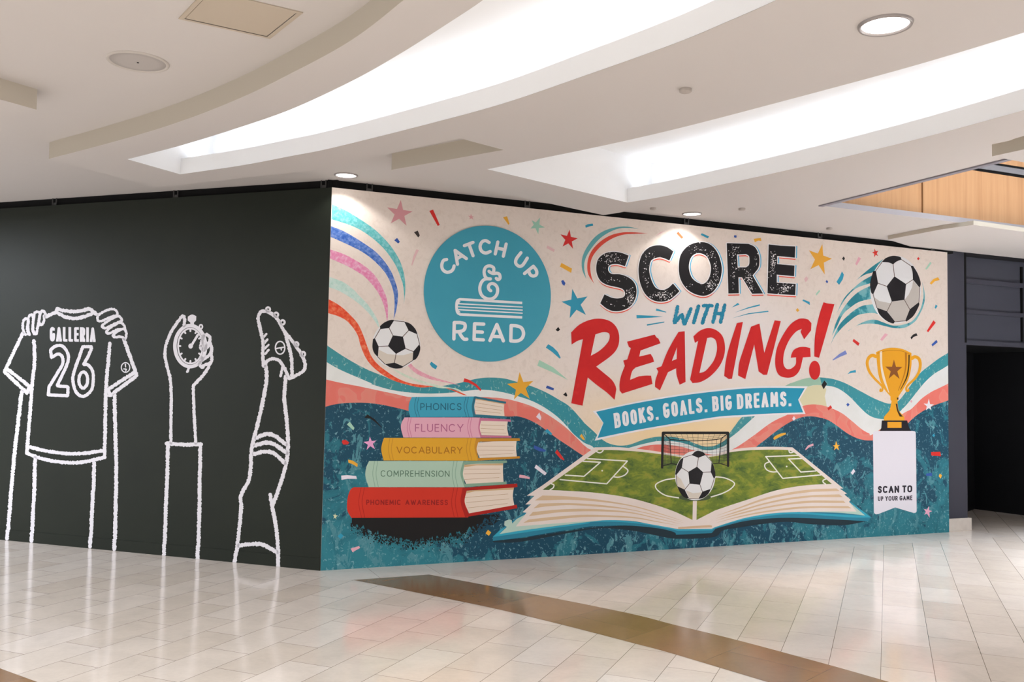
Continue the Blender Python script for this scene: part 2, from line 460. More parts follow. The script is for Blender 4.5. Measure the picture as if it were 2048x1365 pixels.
# a shallow seam of the skirting board that runs along the foot of both hoardings
sk = wall_box('baseboard_left', 'L', -8.0, -0.0005, 0, 0.105, -0.001, 0.005, M_GREEN)
wall_box('trim_1', 'R', -0.03, 7.6, H_WALL, H_CEIL, -0.10, -0.035, M_BLACK)
wall_box('trim_2', 'L', -8.6, 0.03, H_WALL, H_CEIL, -0.10, -0.035, M_BLACK)
M_STUD = plain('dusty_metal_stud', (70, 70, 70), 0.6, 0.3)
def stud(px, py, side, label):
    U, N = (UR, NR) if side == 'R' else (UL, NL)
    p = on_plane(px, py, CORNER, N); u = (p - CORNER).dot(U)
    r = empty('hanger_bracket', wallp(u, -0.018, H_WALL, side), math.atan2(U.y, U.x))
    tag(r, label, 'bracket', 'brackets in the gap above the hoarding')
    for s in (-1, 1):
        mb = MB(); mb.box((s * .024 - .004, -.006, 0), (.008, 0, 0), (0, .012, 0), (0, 0, H_CEIL - H_WALL - .001)); mb.build('flange', M_STUD, r)
    mb = MB(); mb.box((-.02, .001, 0), (.04, 0, 0), (0, .005, 0), (0, 0, .03)); mb.build('web', M_STUD, r)
stud(740, 378, 'R', 'grey hanger bracket above the pink star at the mural top edge')
stud(1056, 410, 'R', 'grey hanger bracket above the mint star, left of the ceiling corner')
stud(1375, 443, 'R', 'grey hanger bracket under the downlight above the black lettering')
stud(1642, 470, 'R', 'grey hanger bracket above the large yellow star')
stud(1868, 496, 'R', 'grey hanger bracket above the top right corner of the mural')
stud(106, 410, 'L', 'grey hanger bracket in the gap above the chalk shirt drawing')
stud(349, 392, 'L', 'grey hanger bracket in the gap above the chalk stopwatch drawing')
stud(645, 374, 'L', 'grey hanger bracket on the green wall beside the outer corner')

# ------------------------------------------------------------------ ceiling
def cz(z, *pts): return [(lambda q: (q.x, q.y))(at_z(p[0], p[1], z)) for p in pts]
slab_near = crom(cz(H_SLAB, (97.5, 318), (239, 280.5), (359, 243.6), (479, 196.7), (581.6, 147), (700, 82), (807, 0), (905, -88), (1010, -195), (1130, -330)))
slab_far1 = crom(cz(H_SLAB, (311, 375), (445, 361), (633, 339), (690, 330), (785, 306), (920, 277)))
slab_far2 = crom(cz(H_SLAB, (1207, 430.5), (1257, 422.4), (1450, 388), (1700, 344), (1984, 289), (2048, 272), (2300, 205)))
slab_poly = slab_near + cz(H_SLAB, (2500, -330)) + slab_far2[::-1] + cz(H_SLAB, (783, 340), (1007, 300)) + slab_far1[::-1]
slot1_near = crom(cz(H_SLAB, (255, 318.8), (362.6, 290.8), (479, 254.9), (581.6, 219), (700, 164), (797, 109.5), (899.5, 44.5), (973, -5), (1100, -102), (1220, -205)))
slot1_far = crom(cz(H_SLAB, (361, 349), (479, 332), (580, 313), (660, 297.2), (831, 255), (1002, 208.7), (1173, 150.5), (1348, 88), (1461, 41), (1556, -1), (1700, -68), (1850, -142)))
slot2_near = crom(cz(H_SLAB, (974.6, 338.7), (1187, 295.5), (1360, 256), (1587.5, 196.7), (1827, 131.7), (2048, 65), (2260, -3)))
slot2_far = crom(cz(H_SLAB, (1255, 405.5), (1350, 389), (1587.5, 338), (1827, 280.6), (2048, 220.7), (2260, 160)))
slots = [(slot1_near, slot1_far), (slot2_near, slot2_far)]
slot_polys = [n + f[::-1] for n, f in slots]
slab0 = cz(H_SLAB, (-300, 118), (0, 199), (73, 219.5), (-150, 262), (-300, 290))
slab3 = cz(H_SLAB, (1984, 313), (2048, 299), (2300, 246), (2300, 372))
wl4 = [(lambda q: (q.x, q.y))(wallp(u, -0.03, 0)) for u in (6.9, 12)]
slab4 = cz(H_CEIL - .045, (1776, 479.5), (1886, 458.5), (1947, 450), (2048, 464), (2300, 500)) + wl4[::-1]
def offset_line(pts, d):
    out = []
    for i, p in enumerate(pts):
        a, b = pts[max(0, i - 1)], pts[min(len(pts) - 1, i + 1)]
        dx, dy = b[0] - a[0], b[1] - a[1]; l = math.hypot(dx, dy); out.append((p[0] - dy / l * d, p[1] + dx / l * d))
    return out
atrium = cz(H_CEIL, (1645, 412), (2015.5, 319.7), (2300, 249), (2300, 494), (2048, 461), (1899, 443), (1776, 428))
outer = [(lambda q: (q.x, q.y))(q) for q in (wallp(-0.03, -0.2, 0), wallp(20, -0.2, 0), Vector((24, -9, 0)), Vector((-18, -9, 0)), wallp(-14, -0.2, 0, 'L'))]
def layer_mesh(name, polys, holes, z, mat):
    vs, fs = union(polys, holes); o = mesh_obj(name, [(x, y, z) for x, y in vs], fs, mat)
    if o.data.polygons[0].normal.z > 0: o.data.flip_normals()
    return tag(o, kind='structure')
layer_mesh('ceiling', [outer], slot_polys + [atrium], H_CEIL, M_CEIL)
def slab(name, poly, holes, z=H_SLAB):
    vs, fs = union([poly], holes); mb = MB()
    mb.add([(x, y, z) for x, y in vs], fs)
    so_ = tag(mb.build(name, M_CEIL), kind='structure'); mb = MB()
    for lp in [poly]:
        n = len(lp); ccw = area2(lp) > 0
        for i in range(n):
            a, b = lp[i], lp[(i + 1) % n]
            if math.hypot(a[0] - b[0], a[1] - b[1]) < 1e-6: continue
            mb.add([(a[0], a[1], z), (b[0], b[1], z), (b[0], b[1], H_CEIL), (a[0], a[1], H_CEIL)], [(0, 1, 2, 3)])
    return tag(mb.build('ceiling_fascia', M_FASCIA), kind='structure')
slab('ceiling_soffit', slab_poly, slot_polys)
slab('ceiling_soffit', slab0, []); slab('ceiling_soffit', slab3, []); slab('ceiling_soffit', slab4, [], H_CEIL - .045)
M_LED = emit('cove_led', (246, 249, 255), COVE_STRENGTH)
def cove(idx, near, far, label):
    back = offset_line(far, 0.34); back = back if math.dist(back[len(back) // 2], near[len(near) // 2]) > math.dist(far[len(far) // 2], near[len(near) // 2]) else offset_line(far, -0.34)
    d = (far[0][0] - near[0][0], far[0][1] - near[0][1]); l = math.hypot(*d)
    def cross_end(p, q):      # where the end wall's line meets the line of the back wall
        ex, ey = q[0] - p[0], q[1] - p[1]; den = d[0] * ey - d[1] * ex
        t = ((p[0] - near[0][0]) * ey - (p[1] - near[0][1]) * ex) / den
        return (near[0][0] + d[0] * t, near[0][1] + d[1] * t)
    side = lambda p: (p[0] - near[0][0]) * d[1] - (p[1] - near[0][1]) * d[0]
    ref = side(far[len(far) // 2])
    while side(back[0]) * ref < 0: back.pop(0)
    back = [cross_end(back[0], back[1])] + back
    mb = MB()
    def wallstrip(line, z0, z1):
        for a, b in zip(line, line[1:]): mb.add([(a[0], a[1], z0), (b[0], b[1], z0), (b[0], b[1], z1), (a[0], a[1], z1)], [(0, 1, 2, 3)])
    wallstrip(near, H_CEIL, H_COVE); wallstrip(back, H_CEIL, H_COVE)
    wallstrip([near[0], far[0], back[0]], H_CEIL, H_COVE); wallstrip([near[-1], far[-1], back[-1]], H_CEIL, H_COVE)
    foot = near + back[::-1]
    vs, fs = union([foot]); mb.add([(x, y, H_COVE) for x, y in vs], fs)
    tag(mb.build('ceiling_cove', M_COVE), kind='structure')
    # lining of the slot edge, bright white like the cove
    mb = MB(); lip = far
    wl = offset_line(far, 0.002)
    sgn = 1 if math.dist(wl[5], near[5]) < math.dist(far[5], near[5]) else -1
    wl = offset_line(far, 0.002 * sgn)
    for line in (offset_line(near, 0.0), [near[0], far[0]], [near[-1], far[-1]]):
        for a, b in zip(line, line[1:]): mb.add([(a[0], a[1], H_SLAB), (b[0], b[1], H_SLAB), (b[0], b[1], H_CEIL), (a[0], a[1], H_CEIL)], [(0, 1, 2, 3)])
    for a, b in zip(wl, wl[1:]): mb.add([(a[0], a[1], H_SLAB), (b[0], b[1], H_SLAB), (b[0], b[1], H_CEIL), (a[0], a[1], H_CEIL)], [(0, 1, 2, 3)])
    tag(mb.build('ceiling_cove', M_COVE), kind='structure')
    # the lamp strip lying in the trough behind the lip
    s2 = 1 if math.dist(offset_line(far, .1)[5], back[5]) < math.dist(far[5], back[5]) else -1
    p, q = offset_line(far, .11 * s2)[0:-2], offset_line(far, .17 * s2)[0:-2]
    r = empty('cove_light', (p[0][0], p[0][1], H_CEIL)); tag(r, label, 'light')
    mb = MB(); o = r.location
    for i in range(len(p) - 1):
        mb.add([(p[i][0] - o.x, p[i][1] - o.y, .014), (p[i + 1][0] - o.x, p[i + 1][1] - o.y, .014), (q[i + 1][0] - o.x, q[i + 1][1] - o.y, .014), (q[i][0] - o.x, q[i][1] - o.y, .014)], [(0, 1, 2, 3)])
    mb.build('lamp_strip', M_LED, r)
    mb = MB()
    for i in range(len(p) - 1):
        mb.box((p[i][0] - o.x, p[i][1] - o.y, .001), (p[i + 1][0] - p[i][0], p[i + 1][1] - p[i][1], 0), (q[i][0] - p[i][0], q[i][1] - p[i][1], 0), (0, 0, .011))
    mb.build('housing', M_STEEL, r)
cove(1, *slots[0], 'long curved cove light glowing in the upper left ceiling slot')
cove(2, *slots[1], 'curved cove light glowing in the ceiling slot above the black lettering')

# ------------------------------------------------------------------ atrium opening, wood-clad upper wall
up = MB()
n = len(atrium)
for i in range(n):
    a, b = Vector((*atrium[i], 0)), Vector((*atrium[(i + 1) % n], 0))
    up.add([(a.x, a.y, H_CEIL), (b.x, b.y, H_CEIL), (b.x, b.y, H_CEIL + .055), (a.x, a.y, H_CEIL + .055)], [(0, 1, 2, 3)])
tag(up.build('trim_3', plain('edge_metal', (168, 164, 168), .45, .4)), kind='structure')
a0, a1 = Vector((*atrium[0], 0)), Vector((*atrium[1], 0)); d01 = (a1 - a0).normalized(); n01 = Vector((d01.y, -d01.x, 0))
if n01.y > 0: n01 = -n01
mb = MB(); mb.box(Vector((a0.x, a0.y, H_CEIL - .012)), (a1 - a0) * 1.6, n01 * .05, (0, 0, .0115)); tag(mb.build('trim_4', plain('edge_bead', (140, 138, 148), .5, .4)), kind='structure')
A, B = at_z(1645, 412, H_CEIL), at_z(2048, 461, H_CEIL)
wd = (B - A).normalized(); wn = Vector((wd.y, -wd.x, 0)); wn = wn if wn.y < 0 else -wn
w0 = Vector((A.x, A.y, 0)) - wd * 1.5 - wn * 0.10
def wpos(px, py):
    p = on_plane(px, py, w0, wn); return (p - w0).dot(wd), p.z
useam = wpos(1844.5, 395)[0]; z_top = wpos(2000, 349)[1]
wood_m, nt, b = new_mat('maple_veneer')
v = tex_coord(nt, (1, 1, 1))
v1 = tex_coord(nt, (9, 9, .35)); v2 = tex_coord(nt, (60, 60, 1.2))
base = ramp(nt, noise(nt, v1, 1.0, 5, .6, .3), [(.3, (196, 146, 100)), (.5, (214, 166, 120)), (.7, (204, 154, 108))])
nt.links.new(mixc(nt, math_n(nt, 'MULTIPLY', noise(nt, v2, 1.0, 3), .35), base, (170, 122, 82)), b.inputs['Base Color'])
b.inputs['Roughness'].default_value = .4
def wood_panel(u0, u1, z0, z1):
    mb = MB(); mb.box(w0 + wd * u0 + Vector((0, 0, z0)), wd * (u1 - u0), -wn * .03, (0, 0, z1 - z0)); return tag(mb.build('wall_upper', wood_m), kind='structure')
ZB = H_CEIL + .08
wood_panel(1.55, useam - .012, ZB, z_top); wood_panel(useam + .012, useam + 2.3, ZB, z_top); wood_panel(useam + 2.324, useam + 4.6, ZB, z_top)
wood_panel(1.55, useam + 1.0, z_top + .12, z_top + 1.6); wood_panel(useam + 1.02, useam + 4.6, z_top + .12, z_top + 1.6)
mb = MB(); mb.box(w0 + wd * 1.5 - wn * .032 + Vector((0, 0, H_CEIL + .03)), wd * 5.5, -wn * .06, (0, 0, 3)); tag(mb.build('wall_upper', plain('joint_brown', (58, 38, 24), .7, .2)), kind='structure')
mb = MB(); mb.box(w0 + wd * 1.5 - wn * .0 + Vector((0, 0, H_CEIL + .05)), wd * 5.5, -wn * .028, (0, 0, .029)); tag(mb.build('trim_5', M_BLACK), kind='structure')
for dz, hh, pr, mt in ((.004, .022, .004, M_BLACK), (.028, .062, .012, M_STEEL), (.092, .022, .004, M_BLACK)):
    mb = MB(); mb.box(w0 + wd * 1.5 + wn * pr + Vector((0, 0, z_top + dz)), wd * 5.5, -wn * (.028 + pr), (0, 0, hh)); tag(mb.build('trim_6', mt), kind='structure')
sky = bpy.data.lights.new('skylight', 'AREA'); sky.shape = 'RECTANGLE'; sky.size = 2.4; sky.size_y = 1.6; sky.energy = SKYLIGHT_WATTS; sky.color = (.93, .95, 1.0)
so = bpy.data.objects.new('skylight', sky); COL.objects.link(so)
mid = (A + B) / 2; sky.spread = math.radians(75); so.location = (mid.x + 1.1, mid.y - 1.1, 6.2); so.rotation_euler = (0.0, 0.0, 0.5)

# ------------------------------------------------------------------ downlights, sprinklers, speaker, hatch
M_LENS = emit('downlight_lens', (255, 252, 250), DOWN_LENS)
M_TRIM = plain('downlight_trim', (158, 152, 150), .35, .5, .3)
def downlight(px, py, z, r, label, spot=True):
    p = at_z(px, py, z); e = empty('downlight', (p.x, p.y, z)); tag(e, label, 'light')
    mb = MB(); mb.lathe([(r * .86, -.003), (r * .90, -.012), (r * .97, -.014), (r * 1.0, -.008), (r * 1.02, -.0005)]); mb.build('trim_ring', M_TRIM, e, True)
    mb = MB(); mb.lathe([(0.0001, -.0035), (r * .5, -.0035), (r * .87, -.0035)]); ln = mb.build('lens', M_LENS, e)
    if ln.data.polygons[0].normal.z > 0: ln.data.flip_normals()
    if spot:
        l = bpy.data.lights.new('downlight_lamp', 'SPOT'); l.energy = DOWNLIGHT_WATTS; l.spot_size = math.radians(128); l.spot_blend = .25; l.shadow_soft_size = .05
        l.color = (1, .97, .93)
        lo = bpy.data.objects.new('lamp', l); COL.objects.link(lo); lo.parent = e; lo.location = (0, 0, -.03)
downlight(1770.5, 48.5, H_SLAB, .118, 'large round downlight glowing in the beige soffit, nearest the camera')
downlight(692, 350, H_CEIL, .10, 'round downlight above the outer corner of the green wall')
downlight(1384, 427.5, H_CEIL, .10, 'round downlight over the top of the black lettering')
M_CAP = plain('sprinkler_cap', (176, 168, 162), .6, .3)
def cap(px, py, z, r, label):
    p = at_z(px, py, z); mb = MB(); mb.lathe([(0.0001, -.020), (r * .85, -.020), (r, -.016), (r, -.0005)], 24)
    o = mb.build('sprinkler_cap', M_CAP, None, True); o.location = (p.x, p.y, z)
    for q in o.data.polygons:
        if q.index == 0 and q.normal.z > 0: o.data.flip_normals(); break
    tag(o, label, 'sprinkler', 'sprinkler caps in the ceiling')
cap(1371, 178, H_SLAB, .034, 'small round sprinkler cap between the two glowing ceiling slots')
cap(1484, 417, H_CEIL, .034, 'small round sprinkler cap right of the downlight over the lettering')
cap(1659, 456, H_CEIL, .034, 'small round sprinkler cap above the large yellow star')
cap(1306, 416, H_CEIL, .03, 'small round sprinkler cap left of the downlight over the lettering')
p = at_z(276, 123, H_CEIL)
e = empty('ceiling_speaker', (p.x, p.y, H_CEIL)); tag(e, 'round white ceiling speaker with a perforated grille, near the access hatch', 'speaker')
mb = MB(); mb.lathe([(.150, -.004), (.156, -.010), (.166, -.008), (.168, -.0005)]); mb.build('rim', plain('speaker_rim', (196, 190, 184), .6, .2), e, True)
gm, nt, b = new_mat('speaker_grille'); vv = nt.nodes.new('ShaderNodeTexVoronoi'); vv.inputs['Scale'].default_value = 260; vv.inputs['Randomness'].default_value = 0
nt.links.new(tex_coord(nt), vv.inputs['Vector'])
nt.links.new(ramp(nt, vv.outputs['Distance'], [(.25, (120, 114, 110)), (.4, (182, 176, 172))]), b.inputs['Base Color'])
mb = MB(); mb.lathe([(0.0001, -.006), (.08, -.006), (.152, -.004)]); g = mb.build('grille', gm, e)
mb = MB(); mb.lathe([(0.0001, -.009), (.006, -.009), (.006, -.006)], 12); mb.build('badge', M_BLACK, e)
hp = cz(H_CEIL, (357, 36), (383, -2), (606, 24), (540, 76))
hp = [Vector((x, y, 0)) for x, y in hp]
hp[1] = hp[0] + hp[2] - hp[3]
hc = sum(hp, Vector()) / 4
e = empty('access_hatch', (hc.x, hc.y, H_CEIL)); tag(e, 'beige square access hatch in the ceiling above the speaker', 'hatch')
M_HATCH = plain('hatch_paint', (188, 176, 160), .7, .2)
def ringquad(s0, s1, z, name, mat):
    mb = MB(); I = [(q - hc) * s0 for q in hp]; J = [(q - hc) * s1 for q in hp]
    for i in range(4):
        k = (i + 1) % 4
        mb.add([(I[i].x, I[i].y, z), (I[k].x, I[k].y, z), (J[k].x, J[k].y, z), (J[i].x, J[i].y, z)], [(0, 1, 2, 3)])
        mb.add([(J[i].x, J[i].y, z), (J[k].x, J[k].y, z), (J[k].x, J[k].y, -.0005), (J[i].x, J[i].y, -.0005)], [(0, 1, 2, 3)])
    return mb.build(name, mat, e)
ringquad(.90, 1.0, -.006, 'frame', M_HATCH)
mb = MB(); I = [(q - hc) * .885 for q in hp]; mb.add([(q.x, q.y, -.004) for q in I] , [(0, 1, 2, 3)]); mb.build('panel', M_HATCH, e)
mb = MB(); I = [(q - hc) * .905 for q in hp]; mb.add([(q.x, q.y, -.001) for q in I], [(0, 1, 2, 3)]); mb.build('gap', plain('hatch_gap', (90, 78, 66), .9, .1), e)

# ------------------------------------------------------------------ closed storefront at the right
D_P = (at_z(1920, 1061, 0) - CORNER).dot(NR)
PF = CORNER + NR * D_P
def sp_(px, py, off=D_P):
    p = on_plane(px, py, CORNER + NR * off, NR); return (p - CORNER).dot(UR), p.z
u_p = sp_(1933.5, 800)[0]; z_h = sp_(1990, 692)[1]
u_b = sp_(1940, 1050)[0]; z_b = sp_(1920, 1037)[1]
mb = MB(); mb.box(wallp(7.2, D_P - .35, 0), UR * (u_p - 7.2), NR * .35, (0, 0, H_CEIL - .004)); tag(mb.build('wall_pillar', M_CHAR), kind='structure')
mb = MB(); mb.box(wallp(7.47, D_P + .001, 0), UR * (u_p + .03 - 7.47), NR * .03, (0, 0, z_b))
mb.box(wallp(u_p + .001, D_P - .34, 0), UR * .03, NR * .34, (0, 0, z_b)); tag(mb.build('baseboard_pillar', M_STONE), kind='structure')
D_T = D_P - .10
e = empty('transom_panel', wallp(u_p, D_T, z_h), math.atan2(UR.y, UR.x)); tag(e, 'charcoal transom of framed panels above the dark shop doorway', 'panel')
ex = 3.6
def tz(py, px=1990): return sp_(px, py, D_T)[1] - z_h
zt = H_CEIL - .004 - z_h
mb = MB(); mb.box((.0, 0, 0), (ex, 0, 0), (0, .04, 0), (0, 0, zt)); mb.build('backing', M_CHAR2, e)
rails = [(tz(699), tz(684)), (tz(632), tz(624)), (tz(572), tz(563)), (tz(520), zt)]
for k, (za, zb) in enumerate(rails):
    mb = MB(); mb.box((.0, -.03, max(za, 0.0)), (ex, 0, 0), (0, .0295, 0), (0, 0, zb - max(za, 0.0)))
    mb.build('rail', plain('transom_head', (34, 34, 38), .6, .2) if k == 3 else M_CHAR, e)
ug = sp_(1928.6, 600)[0]
mb = MB(); mb.box((ug - u_p, -(D_P - D_T) - .003, 0.02), (u_p - ug + .006, 0, 0), (0, .0025, 0), (0, 0, zt - .02)); mb.build('reveal', M_BLACK, e)
um = sp_(2041.5, 600, D_T)[0] - u_p
for k in range(4):
    mb = MB(); mb.box((um - .012 + k * (um - .03), -.028, 0.08), (.024, 0, 0), (0, .0275, 0), (0, 0, zt - .2)); mb.build('mullion', M_BLACK, e)
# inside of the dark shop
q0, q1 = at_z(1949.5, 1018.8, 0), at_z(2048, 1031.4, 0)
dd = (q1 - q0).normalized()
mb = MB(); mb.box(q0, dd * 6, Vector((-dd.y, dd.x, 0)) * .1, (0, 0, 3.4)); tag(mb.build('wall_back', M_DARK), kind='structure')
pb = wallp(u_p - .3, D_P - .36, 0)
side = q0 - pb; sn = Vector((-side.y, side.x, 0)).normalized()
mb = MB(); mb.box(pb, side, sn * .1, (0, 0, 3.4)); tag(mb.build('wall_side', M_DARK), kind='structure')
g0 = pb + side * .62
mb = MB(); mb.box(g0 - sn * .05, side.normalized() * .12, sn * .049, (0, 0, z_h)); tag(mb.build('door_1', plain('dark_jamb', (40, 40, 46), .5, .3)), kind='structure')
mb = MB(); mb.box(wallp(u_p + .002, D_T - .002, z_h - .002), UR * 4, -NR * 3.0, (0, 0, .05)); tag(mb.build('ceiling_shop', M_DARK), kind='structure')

# added fill lamps, all out of view, to brighten walls, floor and ceiling
near_fills = [(lx, ly) for lx in (-7.0, -3.5, 0.0, 3.5, 7.0) for ly in (-4.0, -1.0, 2.0)]
side_fills = [(-7.6, 5.0), (-11.0, 5.0), (-7.8, 8.0), (-11.0, 8.6), (7.2, 5.0), (10.5, 5.0), (7.6, 8.6), (10.6, 9.0), (7.15, 7.0)]
for lx, ly in near_fills + side_fills:
    l = bpy.data.lights.new('fill_lamp', 'AREA'); l.shape = 'DISK'; l.size = .24
    if lx > 7.1: l.energy = SIDE_FILL_WATTS * 1.2; l.color = (.82, .89, 1.0); l.spread = math.radians(88)
    elif lx < -7.1: l.energy = SIDE_FILL_WATTS * 1.05; l.color = (.84, .90, 1.0)
    else: l.energy = FILL_WATTS * (1.75 if ly > 1 and -5 < lx < 2 else .7); l.color = (1.0, 1.0, 1.0)
    lo = bpy.data.objects.new('fill_lamp', l); COL.objects.link(lo); lo.location = (lx, ly, H_SLAB - .02)
# ================================================================== the printed mural on the right-hand hoarding
def ltr(o, label): o['label'] = label; return o
mural = empty('mural', CORNER, math.atan2(UR.y, UR.x))
tag(mural, 'colourful printed football and reading mural covering the cream hoarding', 'mural')
R = mural
# cream ground: paper mottling, a paler and a warm printed halo round the headline
M_CREAM, nt, b = new_mat('cream_print')
v = tex_coord(nt); mot = ramp(nt, noise(nt, v, 16, 7, .66, .6), [(.32, (219, 206, 196)), (.52, (229, 217, 208)), (.72, (224, 211, 202))])
def halo(cu, cv, ru, rv):
    tc = nt.nodes.new('ShaderNodeTexCoord'); mp = nt.nodes.new('ShaderNodeMapping')
    mp.inputs['Location'].default_value = (-cu / ru, 0, -cv / rv); mp.inputs['Scale'].default_value = (1 / ru, 0, 1 / rv)
    nt.links.new(tc.outputs['Object'], mp.inputs['Vector'])
    g = nt.nodes.new('ShaderNodeTexGradient'); g.gradient_type = 'SPHERICAL'; nt.links.new(mp.outputs['Vector'], g.inputs['Vector']); return g.outputs['Fac']
cu, cv = wall_uv(1390, 860); hw = math_n(nt, 'MULTIPLY', halo(cu, cv, 1.75, .95), 1.5); hw.node.use_clamp = True
c = mixc(nt, hw, mot, (240, 214, 170))
cu, cv = wall_uv(1400, 690); hp_ = math_n(nt, 'MULTIPLY', halo(cu, cv, 1.9, .85), 1.6); hp_.node.use_clamp = True
c = mixc(nt, hp_, c, (231, 225, 224))
nt.links.new(c, b.inputs['Base Color']); b.inputs['Roughness'].default_value = .55; b.inputs['Specular IOR Level'].default_value = .25
u1 = 7.462
mb = MB(); mb.box((0.0, 0, 0.0), (u1, 0, 0), (0, .0015, 0), (0, 0, H_WALL)); mb.build('backdrop', M_CREAM, R)

# ribbons: each is everything below its upper edge, later ones cover the lower part
EDGE0 = "a2 L 130 800 S 157 820 400 980 640 1110 860 1200 1000 1260 1200 1305 1400 1325 1560 1320 1680 1300 1800 1280 a6 600 755 750 725 900 718 1050 730 1200 770 1370 820 1550 895 1720 990 1870 1090 2047 1290 b5 100 510 230 650 350 760 460 865 560 920 680 942 800 930 900 895 1000 860 1120 835 1200 830 1350 835 1500 870 1600 910 1700 945 1800 955 1900 925 2000 860 b6 110 800 190 690 270 590 500 380 820 195 900 160 1050 110 1180 95 1300 100 1420 120 1560 170 1750 270 1900 350 2047 410 c2 1080 1272 1190 1230 1300 1100 1400 960 1530 800 1680 680 1800 590 1960 492"
EDGE1 = "a2 L 130 1010 S 150 1025 300 1110 500 1200 700 1285 a3 700 55 900 115 1080 148 1250 165 1450 172 1700 160 1900 135 a6 750 868 900 878 1050 905 1200 945 1370 1000 1530 1080 1700 1200 1830 1330 a7 1900 420 1980 490 2047 540 b5 330 945 380 975 600 1020 820 962 900 940 1000 915 1120 890 1200 885 1350 890 1480 915 1600 955 1700 990 1800 1000 1900 975 2000 930 b6 110 860 200 790 300 700 420 590 700 330 1085 212 1180 190 1300 195 1420 215 1520 265 1620 345 1720 450 1820 545 1900 590 2000 612 c2 1100 1500 1240 1365 1330 1270 1450 1120 1580 960 1720 830 1850 750 1960 682"
EDGE2 = "a2 L 125 1235 S 145 1240 300 1275 500 1315 a3 400 50 700 115 1000 178 1180 215 1500 225 a6 760 960 880 965 1000 973 1150 1000 1350 1060 1500 1130 1650 1220 1800 1330 a7 1930 460 2047 575 b5 345 1000 600 1050 850 990 920 967 1000 945 1120 930 1200 930 1350 940 1480 965 1600 1002 1800 1050 1950 1040 b6 180 975 300 900 440 800 600 680 720 610 830 560 930 500 1030 450 1150 430 1280 445 1400 485 1520 545 1640 640 1760 740 1850 790 1900 797 c2 1250 1430 1370 1365 1450 1290 1550 1190 1680 1100 1800 1040 1960 962"
EDGE3 = "a3 L 120 340 S 132 335 250 305 400 288 600 285 800 305 950 335 1100 370 1300 420 1700 420 a7 1060 207 1200 205 1330 240 1450 300 1560 375 1700 480 1850 580 2035 702 b7 480 300 1000 420 1670 420 b8 400 200 b6 450 955 560 870 700 760 850 660 980 600 1100 578 1220 590 1340 625 1450 695 1580 790 1700 850 1800 875 1900 878 L px 1790 878 S px 1825 838 1860 815 1897.5 801"
M_TEALR, nt, b = new_mat('teal_ribbon_print')
v = tex_coord(nt); sp1 = math_n(nt, 'GREATER_THAN', noise(nt, tex_coord(nt, (1, 1, .55), (0, .5, 0)), 26, 5, .6, 1.2), .61)
tb = ramp(nt, noise(nt, v, 1.1, 2), [(.35, (50, 141, 155)), (.65, (74, 147, 150))])
nt.links.new(mixc(nt, math_n(nt, 'MULTIPLY', sp1, .55), tb, (182, 208, 204)), b.inputs['Base Color']); b.inputs['Roughness'].default_value = .55; b.inputs['Specular IOR Level'].default_value = .25
M_WHITER = mottled('white_ribbon_print', [(.3, (222, 225, 222)), (.6, (230, 232, 232)), (.8, (214, 222, 220))], 4)
M_CORAL = mottled('coral_ribbon_print', [(.40, (222, 116, 104)), (.5, (224, 120, 110)), (.505, (222, 138, 124)), (.62, (226, 128, 116))], 3.2, detail=1.2, dist=1.5)
M_NAVY, nt, b = new_mat('navy_splatter_print')
v = tex_coord(nt)
sx = nt.nodes.new('ShaderNodeSeparateXYZ'); tc = nt.nodes.new('ShaderNodeTexCoord'); nt.links.new(tc.outputs['Object'], sx.inputs[0])
low = math_n(nt, 'MULTIPLY_ADD', sx.outputs['Z'], -.9, .95); low.node.use_clamp = True             # more teal towards the foot of the print
side = math_n(nt, 'MULTIPLY_ADD', sx.outputs['X'], -.75, 1.25); side.node.use_clamp = True
far = math_n(nt, 'MULTIPLY_ADD', sx.outputs['X'], .8, -3.9); far.node.use_clamp = True
bias = math_n(nt, 'MULTIPLY', low, math_n(nt, 'ADD', side, math_n(nt, 'MULTIPLY', far, .7)))
n1 = noise(nt, v, 3.5, 7, .68, .8); val = math_n(nt, 'ADD', n1, math_n(nt, 'MULTIPLY', bias, .26))
basec = ramp(nt, val, [(0, (20, 64, 86)), (.555, (24, 74, 96)), (.56, (36, 104, 120)), (.70, (46, 124, 138)), (1, (56, 130, 142))])
s1 = math_n(nt, 'GREATER_THAN', noise(nt, v, 30, 5, .65, .6), .605)
s2 = math_n(nt, 'GREATER_THAN', math_n(nt, 'ADD', noise(nt, tex_coord(nt, (1, 1, .45), (0, .7, 0)), 9, 6, .68, 1.0), math_n(nt, 'MULTIPLY', low, .03)), .60)
c1_ = mixc(nt, math_n(nt, 'MULTIPLY', s2, .95), basec, (80, 138, 150))
nt.links.new(mixc(nt, math_n(nt, 'MULTIPLY', s1, .75), c1_, (124, 170, 180)), b.inputs['Base Color']); b.inputs['Roughness'].default_value = .55; b.inputs['Specular IOR Level'].default_value = .25

def clip_u(o, lo=0.0, hi=None):
    hi = u1 if hi is None else hi
    for vv in o.data.vertices:
        vv.co.x = min(max(vv.co.x, lo), hi); vv.co.z = max(vv.co.z, 0.0)
    return o
FOOT = [(1899.9, 1066.2), (641.1, 1142.4)]
def ribbon(name, edge, layer, mat, label):
    p = path(edge) + FOOT
    p[0] = (p[0][0], p[0][1])
    return ltr(clip_u(decal(name, [p], layer, mat, R)), label)
ribbon('ribbon', EDGE0, 1, M_TEALR, 'speckled teal ribbon waving across the mural')
ribbon('ribbon', EDGE1, 2, M_WHITER, 'white ribbon waving under the teal one')
ribbon('ribbon', EDGE2, 3, M_CORAL, 'coral ribbon waving under the white one')
ribbon('splatter_field', EDGE3, 4, M_NAVY, 'dark navy and teal splatter field along the foot of the mural')

